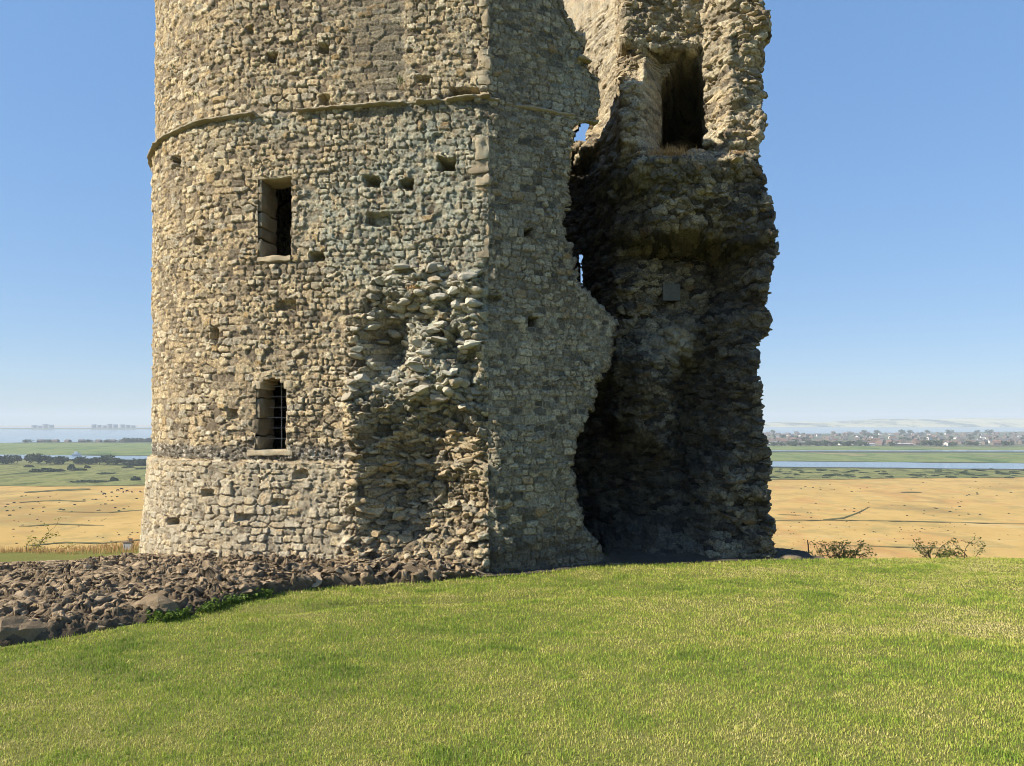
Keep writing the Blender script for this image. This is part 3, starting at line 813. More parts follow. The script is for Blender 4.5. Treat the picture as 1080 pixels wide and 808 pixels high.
az = np.concatenate([np.arange(-62, 62, .6), np.arange(62, 298, 6)])
rad = np.concatenate([np.linspace(.4, 16, 150), 16*np.exp(np.linspace(0, math.log(14200/16), 130))[1:]])
AZ, R = np.meshgrid(np.radians(az), rad, indexing='ij')
gx, gy = R*np.sin(AZ), R*np.cos(AZ)
gz = terrain(gx, gy)
na, nr = gx.shape
i, j = np.meshgrid(np.arange(na), np.arange(nr-1), indexing='ij'); i2 = (i+1) % na
Q = np.stack([i*nr+j, i*nr+j+1, i2*nr+j+1, i2*nr+j], -1).reshape(-1, 4)[:, ::-1]
t = NT('ground_cover'); p = t.pos()
sx = t.n('SeparateXYZ'); t.l(p, sx.inputs[0])
near = t.mrange(sx.outputs[2], -4, -1.5)
# near: turf between the blades; far: sun-bleached grazing marsh
tn = t.noise(3.0, 5, .6, p); tf = t.noise(40, 4, .6, p)
turf = t.mix(tn, (.13,.155,.035), (.22,.20,.07)); turf = t.mix(t.math('MULTIPLY', tf, .5), turf, (.075,.08,.025))
f1 = t.noise(.010, 7, .6, t.mapping(p, (1., .8, 1))); f2 = t.noise(.05, 6, .65, t.mapping(p, (1., .8, 1), (40, 0, 0))); f3 = t.noise(.6, 4, .7, p)
straw = t.ramp(f1, [(.36, (.32,.20,.06)), (.44, (.44,.28,.08)), (.54, (.51,.335,.105)), (.62, (.43,.235,.07)), (.68, (.50,.34,.12))])
straw = t.mix(t.mrange(f2, .50, .62, 0, .7), straw, (.29,.225,.075))
straw = t.mix(t.mrange(f2, .30, .40, .5, 0), straw, (.43,.26,.12))
straw = t.mix(t.math('MULTIPLY', f3, .35), straw, (.30,.22,.10))
f4 = t.noise(.03, 7, .7, t.mapping(p, (.6, .9, 1), (11, 7, 0)))
straw = t.mix(t.mrange(f4, .56, .66, 0, .6), straw, (.22,.17,.07)); straw = t.mix(t.mrange(f4, .42, .34, 0, .6), straw, (.50,.37,.16))
t.base(t.mix(near, straw, turf)); t.b.inputs['Specular IOR Level'].default_value = .05
t.bump(t.math('ADD', tf, tn), .5, .03)
g = mesh_np('ground', np.stack([gx, gy, gz], -1), Q, None, t.m, None, True); tag(g, kind='structure')

# ---- the flat marsh: long sheets, each a step above the one below
def sheet(name, far, near, z, mat, x0=-1500, px_l=-260, px_r=1340, n=160, wob=.5, seed=1):
    """a strip of land or water between two lines given as (photo row at column 90, row at column 930)"""
    pxs = np.linspace(px_l, px_r, n); V = []
    def row(l, sd, w):
        y = l[0]+(l[1]-l[0])*(pxs-90)/840.
        y = y+w*fbm2(pxs*.018, np.zeros(n)+sd, 4, 900+seed)
        return np.maximum(y, 447.2)
    a = row(near, 3.3, wob); b = row(far, 9.7, wob); b = np.minimum(b, a)
    for k in np.linspace(0, 1, 5):
        y = a*(1-k)+b*k; Yd = depth_of(y); V.append(np.c_[(pxs-540)/FOC*Yd, Yd, np.full(n, MARSH+z)])
    V = np.concatenate(V); i, j = np.meshgrid(np.arange(4), np.arange(n-1), indexing='ij')
    Q = np.stack([i*n+j, i*n+j+1, (i+1)*n+j+1, (i+1)*n+j], -1).reshape(-1, 4)
    return tag(mesh_np(name, V, Q, None, mat, None, True), kind='structure')
def land(name, stops, sc=.02, seed=0, stretch=3.):
    t = NT(name); p = t.pos()
    a = t.noise(sc, 7, .62, t.mapping(p, (1, .38, 1), (seed*31, 0, 0))); b = t.noise(sc*9, 5, .7, p)
    c = t.ramp(t.math('ADD', t.math('MULTIPLY', a, .75), t.math('MULTIPLY', b, .25)), stops)
    t.b.inputs['Specular IOR Level'].default_value = .03
    return t.base(c)
M_SCRUB = land('scrubby_grazing', [(.36, (.045,.055,.022)), (.44, (.13,.145,.045)), (.50, (.22,.215,.075)), (.55, (.09,.10,.035)), (.62, (.20,.20,.07)), (.68, (.20,.15,.08))], .030, 1, 5)
M_GREEN = land('salt_marsh_green', [(.38, (.06,.095,.035)), (.45, (.12,.17,.055)), (.51, (.19,.21,.08)), (.57, (.09,.14,.045)), (.64, (.24,.21,.10))], .011, 2, 12)
M_FAR = land('far_low_land', [(.4, (.07,.085,.05)), (.6, (.17,.17,.11))], .012, 3)
M_MUD = land('mud_bank', [(.35, (.05,.055,.035)), (.65, (.09,.09,.06))], .05, 4)
t = NT('water'); t.base((.10,.15,.19)); t.b.inputs['Roughness'].default_value = .12; t.b.inputs['Specular IOR Level'].default_value = .5
t.bump(t.noise(.25, 4, .6, t.mapping(t.pos(), (1, 3, 1))), .3, .5)
M_WATER = t.m
sheet('marsh_scrub', (466, 470.5), (512.5, 505.2), .4, M_SCRUB, wob=1.0, seed=1)
sheet('mud_bank', (480.3, 487.2), (486.0, 494.7), .7, M_MUD, wob=.9, seed=2)
sheet('water_channel', (481.0, 488.4), (485.0, 494.0), 1.0, M_WATER, wob=.55, seed=3)
sheet('salt_marsh', (466.5, 470.5), (480.6, 487.6), .9, M_GREEN, wob=.7, seed=4)
sheet('mud_bank', (476.6, 476.2), (477.2, 477.9), 1.2, M_MUD, wob=.2, seed=6, px_l=640)
sheet('water_creek', (476.0, 475.8), (476.0, 476.9), 1.5, M_WATER, wob=.12, seed=5, px_l=640)
sheet('far_town_land', (466.4, 457.0), (467.6, 471.2), 1.3, M_FAR, wob=.3, seed=7, px_l=-260)
sheet('estuary_water', (450.2, 448.9), (466.6, 457.4), 1.0, M_WATER, wob=.1, seed=8)
# dark drainage lines across the straw field
def ditch(pts, width, seed):
    pts = np.array(pts, float); x = np.linspace(pts[0,0], pts[-1,0], 90); y = np.interp(x, pts[:,0], pts[:,1])+.25*fbm2(x*.05, x*0, 3, seed)
    w = width*(.55+.45*fbm2(x*.09, x*0+4, 3, seed+1))*np.sin(np.linspace(.12, 3.02, 90))**.5
    V = []
    for sgn in (1, 0, -1):
        yy = y+sgn*np.maximum(w, .05); Yd = depth_of(yy); V.append(np.c_[(x-540)/FOC*Yd, Yd, np.full(90, MARSH+(.32 if sgn else .55))])
    i, j = np.meshgrid(np.arange(2), np.arange(89), indexing='ij')
    Q = np.stack([i*90+j, i*90+j+1, (i+1)*90+j+1, (i+1)*90+j], -1).reshape(-1, 4)
    tag(mesh_np('ditch', np.concatenate(V), Q, None, M_DITCH, None, True), kind='structure')
M_DITCH = land('rushy_ditch', [(.35, (.09,.085,.035)), (.65, (.17,.15,.06))], .1, 5)
ditch([(805,549.3),(880,549),(960,550.3),(1080,553)], .5, 1); ditch([(868,548.5),(890,546.5),(905,541),(917,535)], .9, 2)
ditch([(25,519.5),(60,517.5),(95,516)], 1.5, 3); ditch([(20,556),(60,553),(110,555)], .5, 4); ditch([(30,576),(70,572.5),(110,573.5),(155,569)], 1.3, 5)
ditch([(20,530),(60,528),(90,529)], .8, 6); ditch([(880,576),(930,577),(1000,579)], .5, 7); ditch([(950,519.5),(972,519.7)], .5, 8); ditch([(820,543),(845,544)], .4, 9)
ditch([(60,540),(110,541),(156,538)], .4, 10)
# far hills across the estuary
def hills(name, px_l, px_r, py_base, tops, thick, mat, seed):
    tops = np.array(tops, float); n = 220; px = np.linspace(px_l, px_r, n); Yd = depth_of(py_base)
    top = EYE-(np.interp(px, tops[:,0], tops[:,1])-445)/FOC*(Yd+thick*.5)
    hgt = np.maximum(top-MARSH+9*fbm2(px*.06, px*0, 4, seed)*np.clip((top-MARSH)/40, 0, 1), 2)
    V = []
    prof = [(0, 0), (.04, .25), (.2, .6), (.38, .9), (.5, 1), (.8, .7), (1, 0)]
    for a, b in prof:
        Y = Yd+thick*a; xx = (px-540)/FOC*(Yd+thick*.5)
        V.append(np.c_[xx, np.full(n, Y)+60*vnoise2(px*.05, px*0+a*9, seed+2), MARSH+hgt*b*(1+.18*fbm2(px*.09, px*0+a*5, 3, seed+5))])
    m = len(prof); i, j = np.meshgrid(np.arange(m-1), np.arange(n-1), indexing='ij')
    Q = np.stack([i*n+j, i*n+j+1, (i+1)*n+j+1, (i+1)*n+j], -1).reshape(-1, 4)
    tag(mesh_np(name, np.concatenate(V), Q, None, mat, None, True), kind='structure')
M_HILL = land('far_hill_fields', [(.40, (.03,.05,.03)), (.47, (.09,.11,.06)), (.5, (.42,.38,.20)), (.58, (.50,.45,.26)), (.64, (.12,.14,.07))], .0022, 6)
hills('hills', 640, 1180, 450.4, [(640,448),(790,446.5),(830,444.8),(880,445),(905,443),(925,441.6),(960,441.2),(985,443),(1005,441),(1040,440.6),(1080,441.5),(1180,443)], 2400, M_HILL, 61)
hills('hills', -120, 420, 453.0, [(-120,451.5),(60,451.3),(200,451.2),(420,451)], 700, M_FAR, 62)

# ================================================================= lawn
M_BLADE = NT('grass_blade'); t = M_BLADE
tint = t.attr('tint'); tip = t.attr('tip')
c = t.ramp(tint, [(0, (.075,.165,.016)), (.24, (.17,.30,.028)), (.46, (.31,.42,.045)), (.64, (.46,.47,.085)), (.82, (.60,.54,.17)), (1, (.70,.59,.28))])
c = t.mix(t.math('MULTIPLY', tip, .35), c, (.36,.33,.10))
t.base(c); t.b.inputs['Roughness'].default_value = .6; t.b.inputs['Specular IOR Level'].default_value = .2
tr = t.n('BsdfTranslucent'); t.l(c, tr.inputs[0]); ms = t.n('MixShader'); ms.inputs[0].default_value = .3
t.l(t.b.outputs[0], ms.inputs[1]); t.l(tr.outputs[0], ms.inputs[2]); t.l(ms.outputs[0], t.out.inputs[0])

def blades(name, x, y, z, h, w, tint, mat, lean=.6, seed=1):
    r = np.random.default_rng(seed); n = len(x)
    a = r.uniform(0, 2*np.pi, n); la = r.uniform(0, 2*np.pi, n); le = np.abs(r.normal(0, lean, n))
    bx, by = np.cos(a)*w/2, np.sin(a)*w/2
    lx, ly = np.cos(la)*le*h, np.sin(la)*le*h
    V = np.zeros((n, 5, 3), np.float32)
    V[:,0] = np.c_[x-bx, y-by, z-.006]; V[:,1] = np.c_[x+bx, y+by, z-.006]
    hm = h*.58
    V[:,2] = np.c_[x-bx*.8+lx*.35, y-by*.8+ly*.35, z+hm]; V[:,3] = np.c_[x+bx*.8+lx*.35, y+by*.8+ly*.35, z+hm]
    V[:,4] = np.c_[x+lx, y+ly, z+h*np.clip(1-.3*le, .35, 1)]
    b = np.arange(n)*5
    q = np.stack([b, b+1, b+3, b+2], -1); tr_ = np.stack([b+2, b+3, b+4], -1)
    return mesh_np(name, V, q, tr_, mat, None, True, dict(tint=np.repeat(tint, 5), tip=np.tile([0, 0, .5, .5, 1], n)))
r = np.random.default_rng(77)
xs, ys = [], []
for y0 in np.arange(2.0, 13.4, .2):
    dens = 1.35*min(5600, 5600*(4.2/(y0+.1))**1.25)
    half = .86*y0+1.6
    n = int(dens*.2*2*half); xs.append(r.uniform(-half, half, n)); ys.append(r.uniform(y0, y0+.2, n))
x = np.concatenate(xs); y = np.concatenate(ys)
lim = toe_y(x)+.10*fbm2(x*2.2, x*0, 3, 811)
keep = (y < lim+.03*r.normal(size=len(x))) & (y < 12.6)
x, y = x[keep], y[keep]; z = terrain(x, y)
pt = fbm2(x*.55+3, y*.9, 4, 821); pt2 = fbm2(x*2.6, y*3.4, 3, 823); pt3 = fbm2(x*7, y*9, 2, 825)
dry = sstep(-.5, .7, pt*1.2+pt2*.5+.10*(x/6)+.25*sstep(7, 3.5, y)*sstep(-1, 4, x)*0)
edge = sstep(.35, .0, lim[keep]-y); clump = sstep(.25, .6, fbm2(x*1.9+20, y*2.6, 3, 827))
dr = np.clip(.53+.30*pt+.30*pt2+.24*pt3-.22*clump+.05*np.clip(x/4, -1, 1.5)+r.normal(0, .17, len(x)), 0, 1)
h = (1+1.3*edge*r.random(len(x))+.35*clump)*(.016+.013*r.random(len(x)))*(1+.35*np.clip(-pt2, -1, 1))*(1-.25*sstep(.2, .8, pt))
wd = (.0036)*(.7+.6*r.random(len(x)))*np.maximum(1, (y/4.5)**.75)
worn = np.exp(-((x+2.09-.2*(y-7.3))/.42)**2-((y-7.3)/.10)**2)+.7*np.exp(-((x+1.2)/.5)**2-((y-7.9)/.05)**2)
dr = np.clip(dr+.35*worn, 0, 1); h = h*(1-.75*np.clip(worn, 0, 1))
lawn = blades('lawn_grass', x, y, z, h, wd, dr, M_BLADE.m, .85, 5)
tag(lawn, kind='stuff')

# ================================================================= bank of broken footings
M_BANK = NT('broken_footing'); t = M_BANK
p = t.pos(); st = t.attr('stone'); fine = t.noise(70, 5, .65, p); mid = t.noise(13, 5, .62, p); big = t.noise(1.6, 4, .6, p)
c = t.ramp(st, [(0, (.085,.063,.04)), (.25, (.17,.127,.08)), (.5, (.26,.195,.12)), (.75, (.42,.32,.205)), (1, (.23,.18,.12))])
c = t.mix(.7, c, t.mix(mid, (.2,.2,.2), (.8,.79,.76)), 'OVERLAY'); c = t.mix(.6, c, t.mix(fine, (.22,.22,.22), (.82,.8,.78)), 'OVERLAY')
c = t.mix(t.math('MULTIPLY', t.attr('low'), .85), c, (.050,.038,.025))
c = t.mix(t.mrange(t.noise(9, 5, .7, t.mapping(p, loc=(4, 1, 2))), .64, .7, 0, .5), c, (.36,.33,.25))
c = t.mix(t.mrange(t.noise(6, 4, .6, t.mapping(p, loc=(8, 5, 2))), .69, .73, 0, .6), c, (.34,.24,.07))
t.base(c); t.bump(t.math('ADD', fine, mid), .8, .02)
bank = empty('ruined_footing', (-3, 8.3, -.4), 'low grey-brown bank of broken wall footing between lawn and tower base', 'ruined footing')
BO = np.array((-3, 8.3, -.4))
bx_ = np.linspace(-8.6, -.28, 600); bt = np.linspace(0, 1, 260)
BX, BT = np.meshgrid(bx_, bt, indexing='ij')
front = toe_y(BX)+.10*fbm2(BX*2.2, BX*0, 3, 811)+.05*vnoise2(BX*7, BX*0, 812)
back = np.interp(BX, [-8.6, -6.6, -5.6, -4.6, -3.6, -1.5, .35], [10.6, 10.9, 11.4, 11.2, 10.6, 10.25, 10.1])
back = np.maximum(back, front+.25)
BY = front+(back-front)*BT**1.0
base = terrain(BX, BY)
crown = np.interp(BX, [-8.6, -7, -5.2, -4.0, -2.6, -1.4, -.7, -.28], [.04, .06, .11, .15, .15, .15, .14, .0])
prof = sstep(0, .10, BT)*.62+.38*sstep(.1, .55, BT)-.25*sstep(.75, 1., BT)
w1 = .05*fbm2(BX*3, BY*3, 3, 831)
Ab, Bb, Jb, dxb, dyb = rubble(BX+w1, BY+.05*fbm2(BX*3+8, BY*3, 3, 833), .18, .12, 841, jit=1., p=2.3, size_var=.9)
Ac, Bc, Jc, dxc, dyc = rubble(BX+w1, BY, .10, .075, 861, jit=1., p=2.3, size_var=.9)
tlx = _h(np.floor(Ab*9999), np.floor(Bb*9999), np.zeros_like(Ab), 5)-.6; tlx2 = _h(np.floor(Ac*9999), np.floor(Bc*9999), np.zeros_like(Ab), 5)-.6
rl_ = .085*(Ab-.5)-.05*(1-sstep(0, .10, Jb))+.18*(dxb*tlx*.75-dyb*.34*(Bb-.3))*.8+.045*(Ac-.5)-.025*(1-sstep(0, .12, Jc))+.10*(dxc*tlx2*.8-.6*dyc*(Bc-.3))*.9+.07*(1-2*np.abs(fbm2(BX*5, BY*5, 4, 843)))+.03*fbm2(BX*16, BY*16, 3, 844)+.05*fbm2(BX*1.7, BY*1.7, 3, 845)
damp = sstep(.02, .4, fbm2(BX*1.5+3, BY*2, 3, 847)); rl_ = rl_*.78*(1-.55*damp)*(1-.7*sstep(-.8, -.3, BX))
BZ = base+prof*crown+rl_*sstep(0, .06, BT)*sstep(1.02, .9, BT)-.10*(1-sstep(0, .03, BT))
lift = .06*sstep(0, .4, Jb)
BXX = BX+.04*fbm3(BX*6, BY*6, BZ*6, 3, 851); BYY = BY-.05*sstep(0, .35, Jb)*sstep(.02, .08, BT)+.04*fbm3(BX*6+5, BY*6, BZ*6, 3, 853)
n0, n1 = BX.shape
i, j = np.meshgrid(np.arange(n0-1), np.arange(n1-1), indexing='ij')
Q = np.stack([i*n1+j, (i+1)*n1+j, (i+1)*n1+j+1, i*n1+j+1], -1).reshape(-1, 4)
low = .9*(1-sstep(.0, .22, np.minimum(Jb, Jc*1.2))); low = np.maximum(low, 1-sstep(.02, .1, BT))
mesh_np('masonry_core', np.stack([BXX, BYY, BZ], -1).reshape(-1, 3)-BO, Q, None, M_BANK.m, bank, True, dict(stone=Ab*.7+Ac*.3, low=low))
# angular lumps bedded in the bank
rr = np.random.default_rng(91); Vs, Fs, St, n = [], [], [], 0
for k in range(360):
    a = rr.integers(10, n0-14); b = int(rr.uniform(.04, .92)*n1)
    if damp[a, b] > .5 and rr.random() < .8: continue
    sz = rr.uniform(.018, .055) if rr.random() < .93 else rr.uniform(.06, .095)
    if BX[a, b] > -.6: sz *= .6
    Vv, F = rock_shape(rr, (sz*rr.uniform(1.2, 2.1), sz*rr.uniform(1., 1.6), sz*rr.uniform(.3, .55)), 2, .14, 9)
    an = rr.uniform(0, 6.28); ca, sa = math.cos(an), math.sin(an); ti = rr.uniform(-.45, .45); ct, s_t = math.cos(ti), math.sin(ti)
    Vv = np.c_[Vv[:,0]*ct-Vv[:,2]*s_t, Vv[:,1], Vv[:,0]*s_t+Vv[:,2]*ct]
    Vv = np.c_[Vv[:,0]*ca-Vv[:,1]*sa, Vv[:,0]*sa+Vv[:,1]*ca, Vv[:,2]]
    c = np.array((BXX[a,b], BYY[a,b], BZ[a,b]+-sz*.1))-BO
    Vs.append(Vv+c); Fs.append(np.array(F)+n); St.append(np.full(len(Vv), rr.random())); n += len(Vv)
mesh_np('bedded_rubble', np.concatenate(Vs), None, np.concatenate(Fs), M_BANK.m, bank, False, dict(stone=np.concatenate(St), low=np.zeros(n)))

def boulder(loc, size, seed, label, rot=0):
    rg = np.random.default_rng(seed); Vv, F = rock_shape(rg, size, 3, .16, 8)
    o = mesh_np('boulder', Vv, None, F, M_BANK.m, None, False, dict(stone=np.full(len(Vv), rg.uniform(.2, .7)), low=np.zeros(len(Vv))))
    o.location = loc; o.rotation_euler = (0, 0, rot); return tag(o, label, 'boulder')
boulder((-4.42, 6.42, -.24), (.20, .24, .21), 3, 'dark rounded boulder at the far left end of the broken footing')
boulder((-3.62, 7.28, -.26), (.24, .17, .15), 8, 'large pale angular block in the footing beside the green weeds')
boulder((-4.0, 6.72, -.33), (.22, .13, .07), 12, 'flat pale slab at the lawn edge of the broken footing')
boulder((1.55, 10.62, -.50), (.17, .12, .06), 15, 'small flat dark stone on the ground below the torn edge')
boulder((4.35, 11.35, -.55), (.30, .22, .09), 21, 'low dark stone on the grass at the right foot of the tower')
boulder((4.95, 11.5, -.58), (.20, .16, .06), 23, 'small dark stone trailing off to the right of the tower foot')

# bare trampled soil and stone chips at the foot of the right-hand face
t = NT('bare_soil'); p = t.pos(); t.base(t.mix(t.noise(20, 5, .7, p), (.035,.03,.022), (.11,.09,.065))); t.bump(t.noise(30, 5, .7, p), .9, .02)
nx_, ny_ = 200, 40
fx, ft = np.meshgrid(np.linspace(-.6, 4.9, nx_), np.linspace(0, 1, ny_), indexing='ij')
fy0 = toe_y(fx)-.03+.05*fbm2(fx*3, fx*0, 3, 872); fy1 = np.interp(fx, [-.6, -.3, 1.5, 1.7, 4.2, 4.9], [10.3, 10.3, 11.1, 12.2, 12.0, 11.9])
fy = fy0+(fy1-fy0)*ft
fz = terrain(fx, fy)+.012+.05*np.abs(fbm2(fx*5, fy*5, 4, 871))*sstep(0, .2, ft)+.07*sstep(.2, .9, ft)
i, j = np.meshgrid(np.arange(nx_-1), np.arange(ny_-1), indexing='ij')
tag(mesh_np('bare_earth', np.stack([fx, fy, fz], -1), np.stack([i*ny_+j, (i+1)*ny_+j, (i+1)*ny_+j+1, i*ny_+j+1], -1).reshape(-1, 4), None, t.m, None, True), kind='structure')
# ================================================================= plants
def leaf_mat(name, a, b, trans=.3):
    t = NT(name); r = t.attr('tint'); c = t.mix(r, a, b); t.base(c); t.b.inputs['Roughness'].default_value = .6
    tr = t.n('BsdfTranslucent'); t.l(c, tr.inputs[0]); ms = t.n('MixShader'); ms.inputs[0].default_value = trans
    t.l(t.b.outputs[0], ms.inputs[1]); t.l(tr.outputs[0], ms.inputs[2]); t.l(ms.outputs[0], t.out.inputs[0]); return t.m
M_LEAF = leaf_mat('bramble_leaf', (.075,.12,.018), (.26,.31,.065), .45); M_WEED = leaf_mat('bright_weed', (.05,.105,.014), (.17,.24,.04))
M_STRAWY = leaf_mat('dry_stalk', (.30,.17,.07), (.62,.42,.20)); M_OLIVE = leaf_mat('wall_plant', (.06,.08,.02), (.19,.19,.06))
M_TWIG = plain('twig_bark', (.11,.085,.055), .9, 30)
M_YEL = leaf_mat('tall_yellow_weed', (.16,.17,.03), (.42,.38,.10))
def leaves(name, pts, size, mat, parent, seed, flat=.3, asp=.55):
    r = np.random.default_rng(seed); pts = np.asarray(pts); n = len(pts)
    s = size*r.uniform(.55, 1.2, n); d = r.normal(size=(n, 3)); d[:,2] *= flat; d /= np.linalg.norm(d, axis=1, keepdims=True)
    u = np.cross(d, r.normal(size=(n, 3))); u /= np.linalg.norm(u, axis=1, keepdims=True)
    w = u*(s*asp*.5)[:,None]; l = d*s[:,None]; bend = np.cross(u, d)*(s*.15)[:,None]
    V = np.stack([pts, pts+l*.45+w+bend, pts+l, pts+l*.45-w+bend], 1)
    b = np.arange(n)*4; T = np.concatenate([np.stack([b, b+1, b+2], -1), np.stack([b, b+2, b+3], -1)])
    return mesh_np(name, V, None, T, mat, parent, False, dict(tint=np.repeat(r.random(n), 4)))
def shrub(name, loc, label, cat, nst, hgt, spread, leafn, leafs, lm, seed, gap=.4, parent=None):
    r = np.random.default_rng(seed); e = empty(name, loc, label, cat); mb = MB(); pts = []
    for k in range(nst):
        x0 = r.uniform(-spread, spread); a = r.uniform(0, 6.28); p = np.array((x0, r.uniform(-.12, .12), -.05)); L = hgt*r.uniform(.5, 1.15); seg = 6
        d = np.array((math.cos(a)*.55+x0*.3, math.sin(a)*.4, 1.)); d /= np.linalg.norm(d); path = [p.copy()]
        for q in range(seg):
            d = d+r.normal(0, .28, 3)-np.array((0, 0, .10)); d /= np.linalg.norm(d); p = p+d*L/seg; path.append(p.copy())
            if r.random() > gap*.6:
                m = max(1, int(leafn*(q+1)/seg)); pts.append(p+r.normal(0, .028, (m, 3)))
            if r.random() < .45 and q > 1:
                d2 = d+r.normal(0, .7, 3); d2 /= np.linalg.norm(d2); p2 = p+d2*L*.25; mb.tube([p, p+(p2-p)*.5+r.normal(0, .01, 3), p2], [.0035, .003, .0015], 4); pts.append(p2+r.normal(0, .02, (max(1, leafn//2), 3)))
        mb.tube(path, list(np.linspace(.008, .002, len(path))), 5)
    mb.build('stem', M_TWIG, e); leaves('foliage', np.concatenate(pts), leafs, lm, e, seed+1)
    return e
def gz_(x, y): return float(terrain(np.array([x]), np.array([y]))[0])
def at(px, Y, extra=0.):
    x = (px-540)/FOC*Y; return (x, Y, gz_(x, Y)+extra)
shrub('bramble', at(885, 12.3, .04), 'brownish tangled bramble on the lawn edge just right of the tower', 'bramble', 34, .36, .40, 10, .038, M_LEAF, 1)
shrub('bramble', at(990, 12.3, .02), 'leaning bramble with bare arching stems at the right lawn edge', 'bramble', 18, .42, .33, 11, .038, M_LEAF, 2)
shrub('weed', at(1023, 12.2), 'upright leafy weed sticking up at the far right lawn edge', 'weed', 5, .52, .10, 14, .04, M_OLIVE, 3, .1)
shrub('weed', at(945, 12.3, -.02), 'tiny low weed on the lawn edge between the two brambles', 'weed', 4, .12, .10, 5, .03, M_OLIVE, 4, .1)
shrub('tall_weed', (-8.35, 12.6, -.75), 'tall yellow-green weed behind the left end of the footing', 'weed', 12, .62, .32, 12, .045, M_YEL, 5, .2)
shrub('weed', (-7.05, 12.5, -.78), 'low olive weed behind the footing left of the small post', 'weed', 8, .30, .22, 8, .04, M_OLIVE, 6, .2)
e = shrub('weed', at(190, 7.35, .03), 'bright green leafy weeds growing along the front of the footing', 'weed', 1, .10, .05, 4, .03, M_WEED, 7, .1)
r = np.random.default_rng(8); wx = r.uniform(-.30, .62, 1500); wy = toe_y(wx+e.location.x)-e.location.y+.02+r.normal(0, .07, 1500)-.02
pts = np.c_[wx, wy, [gz_(a+e.location.x, b+e.location.y)-e.location.z+.02 for a, b in zip(wx, wy)]]; pts[:,2] += np.abs(r.normal(0, .035, 1500)); keep = fbm2(wx*3, wy*3, 2, 5) > -.12
leaves('ground_leaves', pts[keep], .05, M_WEED, e, 9, .5)
# dry russet grass behind the bank
r = np.random.default_rng(12); n = 2600
gx_ = r.uniform(-9.6, -6.0, n); gy_ = r.uniform(11.9, 13.2, n); keep = fbm2(gx_*1.2, gy_*1.2, 3, 7) > -.15; gx_, gy_ = gx_[keep], gy_[keep]
o = blades('dry_grass', gx_, gy_, terrain(gx_, gy_), r.uniform(.05, .14, len(gx_)), np.full(len(gx_), .007), r.random(len(gx_)), M_STRAWY, .35, 13); tag(o, kind='stuff')
# tufts rooted in the tower: plants of their own
def tuft(px, py, Y, n, hgt, wid, mat, label, seed, name='grass_tuft', cat='grass tuft', lean=.6):
    r = np.random.default_rng(seed); x0, z0 = (px-540)/FOC*Y, zat(py, Y)
    x = np.clip(r.normal(0, .5, n), -1.15, 1.15)*wid; y = r.uniform(-.10, .08, n)
    o = blades(name, x, y, np.zeros(n), (.25+.9*r.random(n)**1.6)*(.6+.6*np.clip(fbm2(x*9, y*9, 2, seed)+.4, 0, 1))*hgt, np.full(n, .006), r.random(n), mat, lean, seed); o.location = (x0, Y, z0); return tag(o, label, cat)
tuft(706, 162.5, 11.06, 620, .17, .42, M_STRAWY, 'dry golden grass tuft on the broken ledge below the arched doorway', 1, lean=.7)
tuft(778, 162, 11.15, 160, .05, .18, M_STRAWY, 'thin dry grass at the right end of the broken ledge', 2)
tuft(437, 304, 10.02, 200, .05, .10, M_STRAWY, 'dry orange grass on top of the torn stones near the corner', 3)
tuft(441, 303, 9.98, 130, .05, .05, M_OLIVE, 'small green cushion plant on top of the torn stones', 4, 'wall_plant', 'wall plant')
tuft(423, 86, 10.12, 110, .07, .06, M_OLIVE, 'small olive plant on the wall above the string course', 5, 'wall_plant', 'wall plant')
tuft(184, 73, 11.32, 60, .07, .03, M_OLIVE, 'dark green sprig highest on the left side of the tower', 6, 'wall_plant', 'wall plant')
tuft(228, 82, 10.86, 60, .06, .03, M_OLIVE, 'dark green sprig left of the upper window above the moulding', 7, 'wall_plant', 'wall plant')
tuft(206, 100, 10.95, 50, .05, .03, M_OLIVE, 'lowest dark sprig just above the left string course', 8, 'wall_plant', 'wall plant')

# small grey post behind the bank, thin stick on the right
p_ = empty('marker_post', (-6.72, 12.45, -.9), 'small grey metal post behind the footing beside the tower', 'post')
M_GALV = plain('galvanised_metal', (.42,.43,.43), .55, 20, .2)
mb = MB(); mb.box((0, 0, .30), (.14, .06, .26)); o = mb.build('body', M_GALV, p_)
mb = MB(); mb.box((0, 0, .442), (.16, .075, .02)); mb.box((.045, 0, .48), (.05, .03, .06)); mb.box((0, 0, .08), (.06, .04, .18)); mb.build('cap', plain('rusty_cap', (.16,.12,.09), .8, 30), p_)
s_ = MB(); s_.tube([(0, 0, -.1), (.01, 0, .16), (0, .01, .30)], [.012, .010, .008], 6); s_.tube([(.005,0,.2),(.03,0,.26)], [.006,.003], 5)
o = s_.build('stick', M_TWIG, None); o.location = at(852, 11.9); tag(o, 'thin upright stick in the grass just right of the tower foot', 'stick')

# ================================================================= far things
def place(o, px, py, z=0.):
    Yd = depth_of(py); o.location = ((px-540)/FOC*Yd, Yd, MARSH+z); return o
